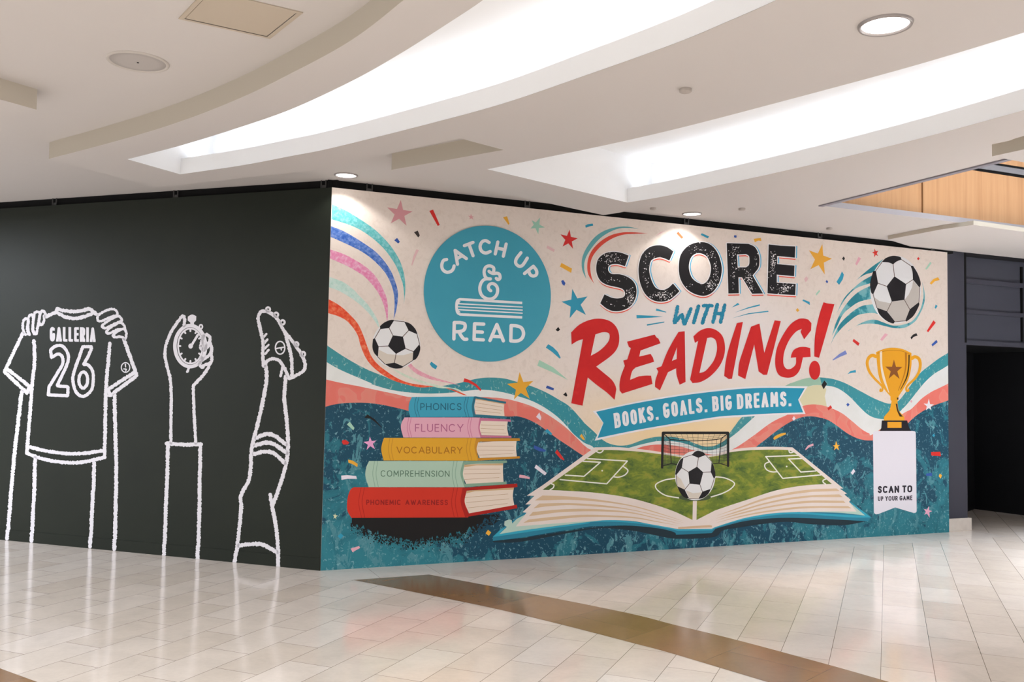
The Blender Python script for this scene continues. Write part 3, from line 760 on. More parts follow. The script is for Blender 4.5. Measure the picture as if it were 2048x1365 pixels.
ltr(decal('ribbon_tint', [path("b6 L 815 197 S b6 900 160 1050 110 1180 95 1240 97 L b6 1262 189 S b6 1180 190 1085 212 L b6 900 215")], 1.5, ink((152, 188, 166)), R), 'sage green stretch of the teal ribbon')
ltr(decal('ribbon_tint', [path("b6 L 1080 214 S b6 1180 191 1270 194 L b6 1320 240 1300 330 1325 458 S b6 1280 445 1150 430 1030 450 L b6 985 372")], 2.5, ink((214, 208, 172)), R), 'straw coloured stretch of the white ribbon')
# streamers
def wcol(name, c0, c1, c2): return mottled(name, [(.34, c0), (.5, c1), (.66, c2)], 32, detail=6, dist=.5)
ST = [
 ("a1 L 212 300 S 400 390 560 490 720 600 850 720 960 850 1050 1000 1100 1150 1120 1300 a2 1115 200 1090 350 1055 475 L a2 1055 470 S 1095 330 1105 200 1090 60 a1 1075 1250 1020 1100 950 980 850 850 720 730 560 620 400 550 205 490",
  wcol('streamer_teal', (76, 170, 174), (104, 186, 190), (146, 206, 208)), 'teal watercolour streamer, uppermost'),
 ("a1 L 198 575 S 350 635 500 720 640 810 760 900 860 1010 940 1130 990 1250 a2 1025 130 1027 240 1010 370 975 490 S a2 985 380 985 240 965 120 920 0 a1 860 1140 780 1050 680 960 560 880 400 800 195 708",
  wcol('streamer_blue', (48, 92, 178), (84, 122, 196), (134, 156, 212)), 'blue watercolour streamer'),
 ("a1 L 190 865 S 350 920 480 985 600 1060 700 1140 780 1240 a2 860 150 895 260 905 380 902 505 L a2 890 505 S 875 400 840 280 770 140 a1 640 1225 540 1150 400 1070 186 975",
  wcol('streamer_pink', (222, 122, 168), (226, 148, 184), (232, 184, 208)), 'pink watercolour streamer above the mint one'),
 ("a1 L 180 1205 S 350 1270 480 1365 a2 540 190 640 290 720 400 775 500 800 580 L a2 785 585 S 740 510 670 420 560 310 430 215 300 140 172 90",
  wcol('streamer_mint', (176, 212, 202), (194, 222, 214), (210, 226, 220)), 'pale mint watercolour streamer'),
 ("a2 L 170 243 S 260 290 350 355 440 440 520 530 570 620 610 720 650 830 700 950 780 1050 880 1130 1000 1210 1150 1275 1350 1310 1550 1325 a3 1750 135 1890 195 L a3 1840 190 S 1650 115 1500 88 a2 1300 1335 1100 1290 950 1240 800 1150 680 1040 610 930 560 800 530 690 460 580 380 500 280 450 165 415",
  wcol('streamer_red', (222, 66, 38), (228, 92, 58), (236, 132, 98)), 'red watercolour streamer curling under the ball'),
 ("a2 L 1190 1040 S 1250 1100 1400 1180 1550 1235 1690 1275 1800 1320 a3 1960 170 2010 205 L a3 2000 205 S 1870 115 1750 62 a2 1600 1270 1420 1232 1280 1178 1200 1118 1150 1065",
  wcol('streamer_rose', (220, 146, 164), (226, 162, 178), (230, 184, 194)), 'rose tail streamer right of the ball'),
 ("a2 L 985 1105 S 1100 1165 1250 1230 1400 1275 1550 1315 a3 1750 110 1835 148 L a3 1800 150 S 1700 110 a2 1550 1345 1400 1305 1250 1258 1100 1195 975 1118",
  wcol('streamer_sage', (196, 214, 192), (206, 220, 202), (218, 226, 212)), 'pale sage tail streamer under the ball')]
for i, (p, m, lb) in enumerate(ST): ltr(clip_u(decal('streamer', [path(p)], 5 + i * .5, m, R)), lb)

# footballs
WHITE_BALL = plain('ball_white', (228, 229, 231), .5, .25)
BLACK_BALL = ink((28, 26, 30)); SEAM = ink((104, 88, 82)); SHADE = ink((214, 205, 193))
def ball(reg, c, rx, ry, patches, seams, shades, layer, label, sw=1.5, shade=SHADE):
    k = ZR[reg][2]; o = ltr(decal('soccer_ball', [disc(P(reg, *c), rx * k, ry * k, 64)], layer, WHITE_BALL, R), label)
    for s in shades: decal('tint', [path(reg + ' L ' + s)], layer + .5, shade, o)
    for s in seams: decal('seam', stroke(path(reg + ' L ' + s), sw), layer + 1, SEAM, o)
    for s in patches: decal('black_patch', [path(reg + ' ' + s)], layer + 1.5, BLACK_BALL, o)
    return o
ball('a2', (1010, 798), 295, 303,
     ["L 965 690 1090 705 1125 855 1005 920 905 822", "L 808 612 805 575 S 860 530 930 500 985 497 L 920 600", "L 1105 517 S 1180 545 1240 605 1270 665 L 1262 675 1160 630",
      "L 718 735 742 725 790 830 780 960 S 735 910 712 840 718 735", "L 1295 800 S 1306 850 1290 920 1255 980 1210 1005 L 1218 890", "L 870 1048 985 1028 1095 1075 S 1075 1095 1000 1102 930 1085 870 1048"],
     ["965 690 920 600", "1090 705 1160 630", "1125 855 1218 890", "1005 920 985 1028", "905 822 790 830", "985 508 1105 520", "1265 675 1297 800", "1210 1003 1095 1075", "870 1048 780 960", "742 725 808 612"],
     ["790 868 900 922 1003 932 985 1028 870 1048 780 960", "1007 936 1100 936 1218 900 1210 1003 1095 1072 988 1030"], 12, 'small black and white football at the end of the streamers')
# the flying ball and its swoosh
M_SWOOSH = mottled('swoosh_print', [(.34, (30, 116, 132)), (.5, (44, 132, 146)), (.54, (112, 176, 184)), (.75, (138, 190, 196))], 3.4, detail=7, dist=.2)
SW = ["c1 L 960 290 S 800 400 650 520 540 620 440 700 S 560 605 680 530 780 500 840 470",
      "c1 L 790 540 S 620 640 480 760 370 880 290 1030 215 1235 S 240 1150 330 980 430 840 560 730 790 650",
      "c1 L 780 690 S 600 780 480 880 380 1000 300 1130 230 1290 c2 180 245 S c1 260 1310 350 1130 470 1020 600 940 800 890",
      "c1 L 830 975 S 650 1000 520 1070 400 1170 300 1280 c2 230 200 158 385 S c2 215 270 300 160 400 60 c1 560 1150 680 1120 800 1110 920 1140",
      "c2 L 430 170 S 560 90 700 60 850 65 1000 100 1150 130 1300 115 c1 1440 1240 1500 1150 1570 1000 1590 850 1560 680 1470 460 S c1 1545 640 1568 800 1560 920 1510 1080 1400 1230 1250 1290 1100 1300 950 1250 850 1215 750 1218 620 1265 430 1380"]
for i, s in enumerate(SW): ltr(decal('swoosh', [path(s)], 5 + i * .4, M_SWOOSH, R), 'teal speed swoosh trailing the large football')
ball('c1', (1145, 757), 385, 515,
     ["L 945 325 S 1000 275 1100 243 1180 250 1225 265 L 1235 300 S 1160 330 1108 372 L 1108 372 S 1040 345 950 338", "L 1128 555 1305 672 1280 912 1088 938 1010 705",
      "L 805 475 845 470 880 660 805 830 S 772 790 760 650 805 475", "L 1372 392 1412 398 S 1480 510 1526 650 1512 730 L 1408 605 S 1400 480 1372 392",
      "L 860 1030 1015 1085 1135 1240 S 1105 1270 1000 1225 900 1130 860 1030", "L 1500 945 S 1500 1000 1420 1150 1310 1242 L 1295 1220 1360 1055"],
     ["1108 372 1128 555", "1305 672 1408 605", "1280 912 1360 1055", "1088 938 1015 1085", "1010 705 880 660", "945 330 845 470", "1235 300 1372 392", "1512 730 1500 945", "1298 1228 1135 1246", "805 830 860 1030"],
     ["1088 940 1280 912 1360 1055 1298 1228 1135 1245 1020 1085", "1412 620 1510 730 1500 945 1360 1055 1280 912 1345 830 1395 720", "818 870 900 930 1080 965 1015 1085 860 1030"],
     12, 'large black and white football flying at the upper right of the mural', 1.4, ink((190, 184, 178)))

# round badge, given thickness so that it casts the soft shadow round its edge
cx_ = [wall_uv(*q) for q in ((847.3, 586), (974, 452), (1100.8, 590), (980, 723.8))]
bu, bv = (cx_[0][0] + cx_[2][0]) / 2, (cx_[1][1] + cx_[3][1]) / 2; br = ((cx_[2][0] - cx_[0][0]) + (cx_[1][1] - cx_[3][1])) / 4
M_BADGE = mottled('badge_teal', [(.3, (66, 158, 180)), (.7, (60, 152, 176))], 1.5)
TB = 0.012
mb = MB(); N = 128
ring = [(bu + br * math.cos(2 * math.pi * k / N), bv + br * math.sin(2 * math.pi * k / N)) for k in range(N)]
mb.add([(a, -TB, c_) for a, c_ in ring], [tuple(range(N))]); mb.add([(a, -TB, c_) for a, c_ in ring] + [(a, -.001, c_) for a, c_ in ring], [(k, (k + 1) % N, N + (k + 1) % N, N + k) for k in range(N)])
badge = ltr(mb.build('badge', M_BADGE, R), 'round teal badge with white lettering and a book icon')
if badge.data.polygons[0].normal.y > 0: badge.data.flip_normals()
WHT = ink((234, 232, 236))
K = .16121
def glyph_strokes(specs, w_):
    out = []
    for s in specs: out += stroke(path(s), w_)
    return out
decal('lettering', glyph_strokes(["a5 L 325 494 S 285 508 265 565 278 620 325 652 375 643 405 615 418 575", "a5 L 460 553 430 382 570 483", "a5 L 450 487 515 447", "a5 L 545 323 652 282", "a5 L 602 305 653 448",
   "a5 L 852 283 S 810 261 765 275 740 330 757 388 808 415 865 395", "a5 L 960 277 928 425", "a5 L 1063 302 1028 453", "a5 L 945 350 1045 374", "a5 L 1246 410 S 1190 485 1182 540 1222 578 1268 563 1325 477",
   "a5 L 1290 668 1400 578 S 1438 630 1438 680 1400 700 1362 682 1342 638"], 40 * K), 1, WHT, badge, base=TB)
decal('lettering', glyph_strokes(["a6 L 420 36 415 238", "a6 L 420 36 490 36 S 545 50 555 90 535 130 480 148 420 150", "a6 L 478 150 S 505 200 540 240 575 242", "a6 L 785 55 672 50 665 245 780 250", "a6 L 668 150 768 155",
   "a6 L 862 258 948 60 1028 262", "a6 L 895 206 1000 211", "a6 L 1125 72 1120 262", "a6 L 1125 72 1180 74 S 1250 100 1278 165 1262 225 1220 258 1170 266 1120 262"], 42 * K), 1, WHT, badge, base=TB)
decal('ampersand', glyph_strokes(["a5 L 940 728 S 962 745 986 725 980 680 950 664 905 668 868 655 850 640", "a5 L 905 662 S 908 600 862 574 812 588 790 640 800 700 830 730 868 735",
   "a5 L 868 735 S 800 738 755 780 736 850 750 920 790 965 850 985 910 970 950 920 955 850 925 805 880 793 845 820 848 860 872 882"], 39 * K), 1, WHT, badge, base=TB)
decal('book_icon', stroke(path("a5 L 1262 1033 490 987 S 455 1010 446 1080 458 1150 492 1176 L 1262 1212"), 31 * K, cap=False) + sum([stroke(path(s), 15 * K) for s in
   ("a5 L 470 1042 1262 1084", "a5 L 462 1080 1262 1122", "a5 L 466 1116 1262 1160")], []) + [path("a5 L 455 1010 500 1010 470 1045 462 1080 470 1120 500 1150 455 1150 440 1080")], 1, WHT, badge, base=TB)

# stars
for tips, col, lb in [
 ("a1 1065 250 1210 392 1135 570 940 540 895 342", (213, 152, 158), 'large dusty pink star near the top left'), ("a1 1935 422 1972 455 1965 497 1915 490 1898 445", (222, 164, 168), 'tiny pink star'),
 ("a5 1490 -30 1550 95 1467 180 1370 108 1385 5", (158, 204, 184), 'mint green star'), ("a5 1855 120 1955 230 1900 362 1768 332 1742 180", (205, 44, 42), 'red star left of the lettering'),
 ("b1 152 980 340 1075 322 1305 120 1345 18 1140", (46, 148, 178), 'large teal star'), ("b2 1517 300 1635 482 1548 680 1370 612 1350 378", (224, 164, 58), 'large yellow star right of the black lettering'),
 ("c1 825 130 885 165 880 248 820 268 788 190", (206, 52, 42), 'small red star by the large football'), ("a6 1235 648 1405 760 1360 980 1165 990 1078 795", (224, 166, 50), 'yellow star on the teal ribbon'),
 ("a3 680 705 760 755 745 862 640 870 600 772", (230, 164, 206), 'pink star left of the book stack'), ("b6 1440 885 1487 935 1478 1000 1415 998 1400 940", (240, 178, 58), 'small golden star right of the pitch'),
 ("c2 1650 1195 1728 1285 1690 1375 1605 1375 1572 1272", (232, 230, 236), 'white star right of the trophy'), ("c3 935 1025 975 1085 945 1165 880 1130 878 1060", (228, 168, 194), 'pink star at the lower right'),
 ("a4 250 540 285 570 265 620 228 610 222 560", (212, 214, 176), 'tiny cream star at the lower left')]:
    t = path('%s L %s' % tuple(tips.split(' ', 1))); ltr(decal('star', [star(t)], 8, ink(col), R), lb)
# confetti
RED, DK, BLU, PNK, YEL, TEA, BLK, MNT, WHI, FPK = (208, 46, 40), (62, 54, 52), (50, 86, 164), (226, 170, 184), (232, 172, 58), (48, 152, 184), (26, 24, 24), (164, 206, 184), (234, 226, 238), (224, 186, 188)
CF = [(RED, "a1 1418 385 1465 370 1548 560 1522 572"), (DK, "a1 1228 650 1275 630 1300 690 1280 715"), (BLU, "a1 983 750 1018 720 1053 770 1032 790"), (FPK, "a1 1255 865 1290 870 1255 940 1205 1065 1195 1060 1220 950"),
 (YEL, "px 1006 435 1014 432.8 1019 448 1017 450"), (TEA, "b1 312 195 345 178 405 170 412 195 370 205 320 222"), (FPK, "a5 1580 318 1672 370 1660 400 1570 352"), (YEL, "a5 1755 535 1885 605 1875 658 1735 580"),
 (BLU, "a5 1775 745 1805 785 1790 820 1765 800 1750 760"), (BLK, "a6 1715 88 1738 125 1710 145 1680 128"), (TEA, "a6 1590 303 1650 340 1710 400 1745 470 1735 485 1640 400 1560 345"), (MNT, "a6 1480 500 1650 590 1835 748 1640 650 1455 570"),
 (BLU, "a6 1575 815 1662 850 1655 878 1560 848"), (BLK, "a6 1810 898 1828 940 1815 955 1775 930"), (TEA, "a6 140 520 215 575 195 615 150 590 120 550"), (RED, "a6 550 725 620 750 700 800 762 865 748 885 680 820 600 780 538 770"),
 (WHI, "a6 1480 1150 1505 1215 1495 1250 1440 1205"), (TEA, "a7 1575 358 1640 420 1620 440 1550 395"), (YEL, "b5 205 795 240 850 245 875 215 865 185 825"), (BLU, "a7 1415 565 1500 600 1565 625 1550 645 1480 640 1410 605"),
 (RED, "a7 1700 618 1790 740 1785 755 1740 730 1675 655"), (WHI, "a7 1440 805 1572 910 1550 940 1420 845"), (PNK, "a7 1235 930 1300 940 1362 965 1358 985 1228 965"), (BLK, "a3 650 430 740 490 830 590 838 605 740 520 690 485 612 470"),
 (MNT, "a3 430 522 490 598 475 628 395 555"), (RED, "a3 340 750 380 745 425 780 405 805 350 805 332 775"), (YEL, "a3 410 992 470 1005 530 1045 525 1085 470 1050 415 1030"), (WHI, "a3 325 1190 400 1185 510 1195 520 1230 400 1230 328 1243"),
 (TEA, "a4 320 790 355 820 315 862 280 825"), (PNK, "a4 443 980 545 948 562 970 465 1025"), (YEL, "a8 285 745 325 780 295 822 255 790"),
 ((238, 90, 54), "b1 1465 270 1530 340 1508 362 1445 295"), (TEA, "b1 1758 290 1848 330 1835 355 1745 312"), (FPK, "b1 1300 262 1240 300 1180 330 1250 275"), (BLU, "b2 425 190 455 195 450 225 420 215"),
 (YEL, "b2 665 235 755 225 760 262 720 258 680 278"), (BLK, "b2 1780 455 1798 475 1785 510 1762 480"), (PNK, "b2 1965 460 1997 480 1945 565 1925 550"), (FPK, "b2 1320 700 1345 735 1310 775 1290 735"), (BLU, "b2 1572 745 1590 770 1575 790 1558 765"),
 (TEA, "b2 1760 640 1785 680 1770 740 1725 808 1692 770 1735 700"), (MNT, "b2 1478 870 1490 885 1445 940 1435 920"), (TEA, "b2 1280 988 1360 1020 1362 1058 1320 1030 1270 1005"), (YEL, "b2 1210 1095 1232 1125 1210 1145 1188 1120"),
 (TEA, "b2 390 1090 470 1030 488 1052"), (TEA, "b2 428 1152 600 1085 740 1048 742 1066 600 1100"), (TEA, "b2 395 1222 600 1160 845 1128 850 1142 600 1172"), (TEA, "b3 1258 108 1380 150 1378 158 1250 135"), (TEA, "b3 1010 190 1200 198 1340 210 1200 222 1012 230"),
 (TEA, "b3 1140 305 1355 270 1355 282 1140 322"), (RED, "c1 1490 260 1512 285 1490 312 1470 285"), (MNT, "c1 1670 335 1692 355 1620 450 1595 445"), (YEL, "c1 1790 568 1815 610 1740 630 1690 680 1662 660 1720 595"), (TEA, "c1 1755 980 1782 1005 1755 1048 1738 1030"),
 (RED, "c2 1720 8 1755 45 1640 190 1618 170"), (PNK, "c2 985 205 1030 225 940 322 912 300"), (BLK, "c2 1462 203 1480 240 1420 260 1385 298 1372 268 1410 225"), (BLU, "c2 1765 305 1785 340 1705 405 1690 375"), (RED, "c2 510 290 600 355 580 398 492 325"),
 ((116, 130, 192), "c2 385 465 410 520 300 565 195 620 190 605 290 520"), (TEA, "c2 540 760 545 800 490 803 415 825 460 780"), (BLK, "b6 1295 132 1328 175 1285 243 1258 190"), (BLU, "b6 1585 412 1608 432 1585 458 1565 432"), (RED, "b6 1370 440 1390 470 1345 505 1332 480"),
 (WHI, "b6 915 575 938 605 915 635 895 610"), (YEL, "b6 680 825 740 795 810 780 820 800 750 830 672 872 660 850"), (PNK, "b6 1155 915 1162 940 1110 960 1060 1000 1058 985 1090 940"), (WHI, "b6 1655 1230 1678 1260 1645 1305 1622 1280"),
 (TEA, "c3 990 165 1010 185 995 205 975 190"), (RED, "c3 960 385 1070 380 1080 435 965 425"), (YEL, "c3 1065 640 1092 660 1075 700 1052 670"), (BLU, "c3 905 640 970 630 975 670 900 665"), (PNK, "c2 1385 1215 1400 1240 1385 1260 1365 1240")]
for col, s in CF: decal('confetti_piece', [path('%s L %s' % tuple(s.split(' ', 1)))], 9, ink(col), R)
ltr(decal('arc', [path("b1 L 325 860 S 275 740 275 600 330 470 430 340 560 255 720 212 850 210 985 238 S 850 225 720 235 590 290 480 370 380 490 315 610 300 720 325 860")], 6, ink((96, 166, 172)), R), 'teal arc round the lettering')
ltr(decal('arc', [path("b1 L 425 920 S 350 800 340 660 380 530 480 410 620 320 780 280 930 280 1090 293 S 930 297 780 310 640 360 510 450 410 570 375 690 390 830 425 920")], 6.3, ink((214, 78, 62)), R), 'red arc round the lettering')

# stack of books -----------------------------------------------------------------------------------
PAGES = ink((232, 216, 200)); PLINE = ink((186, 152, 116)); PTOP = ink((206, 172, 128))
def book(lb, col, dark, spine, cover, pages, lines, bands, title, tcol, layer, tw=.105, topshade=None):
    o = ltr(decal('book', [path(spine)], layer, ink(col), R), lb)
    decal('cover', [path(cover)], layer + .5, ink(dark), o)
    decal('page_block', [path(pages)], layer + 1, PAGES, o)
    if topshade: decal('page_edge', [path(topshade)], layer + 1.3, PTOP, o)
    for s in lines: decal('page_line', stroke(path(s), .75), layer + 1.5, PLINE, o)
    for s in bands: decal('spine_band', stroke(path(s), 1.05), layer + 1.5, ink(dark), o)
    s, p0, p1, cap = title
    ws = s.split(' '); n_ = len(s); a_ = 0
    for w_ in ws:                                   # one mesh per word
        f0, f1 = (0.0, 1.0) if len(ws) == 1 else ((0.0, .425) if a_ == 0 else (.478, 1.0)); a_ += 1
        mixp = lambda t: (p0[0] + (p1[0] - p0[0]) * t, p0[1] + (p1[1] - p0[1]) * t)
        decal('title', line_text(w_, mixp(f0), mixp(f1), cap, tw, gap=.2), layer + 2, ink(tcol), o)
    return o
def bnd(reg, xs, y0, y1, bow): return ["%s L %d %d S %d %d %d %d" % (reg, x, y0, x - bow, (y0 + y1) // 2, x + 6, y1) for x in xs]
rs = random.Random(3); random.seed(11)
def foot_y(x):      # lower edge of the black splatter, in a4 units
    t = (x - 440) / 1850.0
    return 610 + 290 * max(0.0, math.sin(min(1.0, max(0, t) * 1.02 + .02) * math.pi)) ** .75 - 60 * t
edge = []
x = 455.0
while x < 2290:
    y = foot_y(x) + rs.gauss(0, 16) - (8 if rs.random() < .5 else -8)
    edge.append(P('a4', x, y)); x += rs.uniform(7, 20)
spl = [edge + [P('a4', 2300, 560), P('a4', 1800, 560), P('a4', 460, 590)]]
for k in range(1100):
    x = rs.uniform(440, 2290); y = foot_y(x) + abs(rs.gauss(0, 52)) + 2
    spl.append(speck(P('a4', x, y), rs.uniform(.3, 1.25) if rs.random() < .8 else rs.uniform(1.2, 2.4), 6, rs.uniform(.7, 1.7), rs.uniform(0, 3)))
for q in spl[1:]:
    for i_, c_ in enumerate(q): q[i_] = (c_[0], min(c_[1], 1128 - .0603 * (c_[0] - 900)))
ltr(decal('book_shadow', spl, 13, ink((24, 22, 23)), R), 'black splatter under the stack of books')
book('red book titled PHONEMIC AWARENESS at the bottom of the stack', (206, 52, 34), (172, 32, 24), "a4 L 450 598 S 400 500 405 350 440 250 480 218 L 1860 220 1900 592",
     "a8 L -30 225 645 172 650 212 605 222 20 260 S -10 400 45 540 L 640 435 648 478 0 590 S -55 400 -30 225", "a8 L 20 262 605 222 S 592 330 610 440 L 50 542 S -5 400 20 262",
     ["a8 L 0 345 530 302", "a8 L 15 408 545 362", "a8 L 30 475 525 420"], bnd('a4', (570, 612, 1722, 1768), 224, 594, 28), ('PHONEMIC AWARENESS', P('a4', 635, 438), P('a4', 1648, 440), 66 * K), (146, 28, 26), 18, .185, "a8 L 20 262 605 222 603 248 120 268 16 295")
book('mint green book titled COMPREHENSION', (174, 202, 182), (132, 168, 146), "a3 L 665 1332 S 625 1200 635 1090 670 1008 L 1830 1008 a7 L 540 760 L 550 1085 a3 L 665 1332",
     "a7 L 535 762 1075 755 1080 780 1030 790 560 802 S 530 920 555 1045 L 1070 1015 1072 1050 550 1085 S 500 920 535 762", "a7 L 550 806 700 796 1030 790 S 1028 900 1035 1020 L 570 1044 S 532 930 550 806",
     ["a7 L 550 862 990 862", "a7 L 545 920 1000 912", "a7 L 550 990 980 965"], bnd('a3', (738, 778, 1722, 1762), 1012, 1328, 22), ('COMPREHENSION', P('a3', 815, 1203), P('a3', 1668, 1206), 78 * K), (94, 124, 104), 22, .13, "a7 L 548 806 1030 790 1030 815 700 815 548 838")
book('yellow book titled VOCABULARY', (222, 166, 44), (196, 138, 42), "a3 L 850 1002 S 822 880 830 800 855 722 L 1990 722 a7 L 700 478 L 715 757 a3 L 850 1002",
     "a7 L 695 478 1235 478 1240 510 1195 513 740 520 S 700 600 725 726 L 1235 702 1238 728 720 757 S 675 600 695 478", "a7 L 720 530 900 518 1197 514 S 1190 600 1200 704 L 740 724 S 702 620 720 530",
     ["a7 L 720 577 1160 577", "a7 L 720 625 1170 628", "a7 L 725 688 1145 668"], bnd('a3', (928, 966, 1898, 1938), 726, 998, 20), ('VOCABULARY', P('a3', 1010, 914), P('a3', 1828, 917), 84 * K), (164, 106, 26), 26, .125)
book('pink book titled FLUENCY', (226, 170, 188), (198, 116, 146), "a3 L 1095 717 S 1065 600 1075 530 1110 468 L 1990 468 a7 L 745 222 L 755 472 a3 L 1095 717",
     "a7 L 740 224 1120 245 1128 275 1085 270 755 262 S 738 350 760 442 L 1130 450 1135 472 750 472 S 722 350 740 224", "a7 L 755 262 1087 270 S 1080 350 1097 447 L 762 440 S 740 350 755 262",
     ["a7 L 755 312 1050 325", "a7 L 752 355 1040 372", "a7 L 757 408 1065 415"], bnd('a3', (1162, 1192, 1912, 1942), 472, 714, 20), ('FLUENCY', P('a3', 1240, 646), P('a3', 1840, 648), 98 * K), (176, 100, 134), 30, .115)
book('teal book titled PHONICS on top of the stack', (62, 160, 188), (42, 112, 134), "a3 L 1180 464 S 1160 380 1168 290 1200 215 L 1910 208 a6 L 685 952 L 672 1206 a3 L 1180 464",
     "a6 L 668 952 690 950 1068 1018 1062 1042 1042 1040 690 978 S 668 1075 682 1172 L 1045 1196 1078 1205 1072 1226 660 1205 S 640 1080 668 952", "a6 L 692 978 1044 1040 S 1040 1110 1047 1197 L 690 1174 S 672 1075 692 978",
     ["a6 L 690 1030 1020 1085", "a6 L 682 1080 1015 1125", "a6 L 685 1125 995 1160"], bnd('a3', (1255, 1288, 1870, 1902), 215, 458, 22), ('PHONICS', P('a3', 1305, 377), P('a3', 1816, 377), 86 * K), (34, 96, 116), 34, .12, "a6 L 692 978 1044 1040 1043 1052 760 1000 690 996")

# open book with the pitch -------------------------------------------------------------------------
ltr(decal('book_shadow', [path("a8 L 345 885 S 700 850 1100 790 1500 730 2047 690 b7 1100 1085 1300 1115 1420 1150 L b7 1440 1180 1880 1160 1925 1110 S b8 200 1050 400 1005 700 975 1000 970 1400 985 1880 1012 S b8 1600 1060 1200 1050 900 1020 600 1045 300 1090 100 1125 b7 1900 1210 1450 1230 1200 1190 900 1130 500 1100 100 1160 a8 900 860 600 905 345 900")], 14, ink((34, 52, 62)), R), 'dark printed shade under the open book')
ob = ltr(decal('open_book', [path("a8 L 345 885 345 830 440 740 735 530 1000 520 b7 L 1000 600 b8 L 1400 600 1665 758 1935 965 1895 1012 S b8 1400 985 1000 970 700 975 400 1005 200 1050 0 1105 L b7 1925 1110 1880 1160 1440 1180 S b7 1420 1150 1300 1115 1100 1085 800 1065 400 1075 a8 1500 712 1100 775 700 842 345 885")], 15, ink((42, 128, 154)), R), 'large open book printed with a football pitch')
decal('cover_edge', [path("a8 L 345 835 440 745 500 715 425 795 S a8 700 745 1100 690 1500 645 b7 400 1000 700 1000 1000 1030 1300 1080 1465 1115 L b7 1880 1108 S b8 0 1085 200 1020 400 965 700 915 1000 898 1400 920 1860 945 L b8 1670 765 1935 965 S b8 1700 965 1400 945 1100 925 800 930 400 985 200 1032 0 1098 L b7 1880 1125 1470 1132 S b7 1300 1095 1000 1045 700 1020 400 1022 a8 1500 672 1100 725 700 785 345 835")], 15.5, ink((54, 166, 192)), ob)
MINT2 = ink((182, 208, 196))
decal('endpaper', [path("a8 L 425 800 520 710 485 690 490 640 545 618 578 625 585 668 640 612 740 560 700 690 S a8 1100 660 1500 630 1700 630 S a8 1500 652 1100 702 700 755 425 800")], 16, MINT2, ob)
decal('endpaper', [path("b8 L 1660 770 1862 942 S b8 1600 912 1300 900 1050 900 L b8 1200 870 1600 870")], 16, MINT2, ob)
PAGEC = mottled('page_print', [(.3, (228, 214, 206)), (.7, (234, 222, 216))], 3)
decal('pages', [path("b7 L 430 95 S b7 700 92 950 112 1200 145 1500 190 1670 200 1900 185 b8 0 185 180 130 400 98 700 88 960 95 L b8 1590 605 1548 608 1635 668 1603 680 1682 747 1662 770 1755 892 S b8 1400 890 1000 898 700 915 400 965 200 1020 0 1085 L b7 1880 1106 1465 1110 S b7 1300 1080 1100 1045 900 1010 600 998 300 1015 a8 1500 640 1100 670 630 705 L a8 762 535 712 528 820 430 748 432 860 325 765 322 960 195")], 16.5, PAGEC, ob)
TAN = ink((214, 186, 152))
LN = ["a8 L 962 320 S a8 1300 333 1700 378 2047 438 b7 1150 885 1560 1020 S b7 1150 898 a8 2047 452 1700 402 1300 374 1000 380 L a8 865 382",
      "a8 L 922 420 S a8 1300 415 1700 440 2047 490 b7 1250 950 1570 1042 S b7 1250 958 a8 2047 500 1700 464 1300 441 1000 457 L a8 848 480",
      "a8 L 840 525 S a8 1200 492 1600 488 2047 525 b7 1250 985 1520 1052 S b7 1250 994 a8 2047 540 1600 517 1200 527 950 557 L a8 792 577",
      "a8 L 790 618 S a8 1100 585 1500 560 2047 582 b7 1200 1012 1480 1068 S b7 1200 1022 a8 2047 600 1500 587 1100 622 L a8 722 660",
      "b8 L 1505 605 S b8 1200 617 900 658 600 728 300 838 0 950 S b8 300 854 600 755 900 688 1200 647 L b8 1545 637", "b8 L 1540 678 S b8 1200 690 900 724 600 788 300 878 0 982 S b8 300 896 600 808 900 748 1200 713 L b8 1585 714",
      "b8 L 1592 757 S b8 1200 755 900 785 600 838 300 912 0 1006 S b8 300 928 600 858 900 808 1200 782 L b8 1618 786", "b8 L 1650 824 S b8 1300 824 1000 835 600 888 300 950 0 1036 S b8 300 963 600 907 1000 860 1300 846 L b8 1692 852"]
for s in LN: decal('page_line', [path(s)], 17, TAN, ob)
decal('page_line', [path("b7 L 1465 1085 1600 1075 1850 1060 1885 1066 1885 1088 1465 1108")], 17.2, ink((212, 180, 148)), ob)
M_PITCH, nt, b = new_mat('painted_grass_print')
vv = tex_coord(nt, (.75, 1, 1.5), (0, -.7, 0))
nt.links.new(ramp(nt, noise(nt, vv, 5.5, 8, .66, .3), [(.30, (58, 84, 44)), (.42, (82, 106, 48)), (.425, (98, 118, 46)), (.52, (112, 130, 48)), (.525, (126, 142, 50)), (.62, (148, 148, 58)), (.7, (112, 124, 52))], 'LINEAR'), b.inputs['Base Color'])
b.inputs['Roughness'].default_value = .55; b.inputs['Specular IOR Level'].default_value = .25
decal('pitch', [path("b7 L 480 128 S b7 700 130 1000 150 1250 180 1500 215 1670 228 1900 208 2047 180 b8 180 157 400 132 700 123 910 127 L b8 990 165 1450 550 S b8 1200 560 950 590 700 645 400 745 200 810 0 878 L b7 1690 998 1640 995 S b7 1400 885 1100 785 800 710 400 655 0 630 L a8 960 250")], 17.5, M_PITCH, ob)
decal('spine', [path("b7 L 1648 760 1697 760 1692 1010 1642 1010")], 17.8, PAGEC, ob)
LW = 2.4
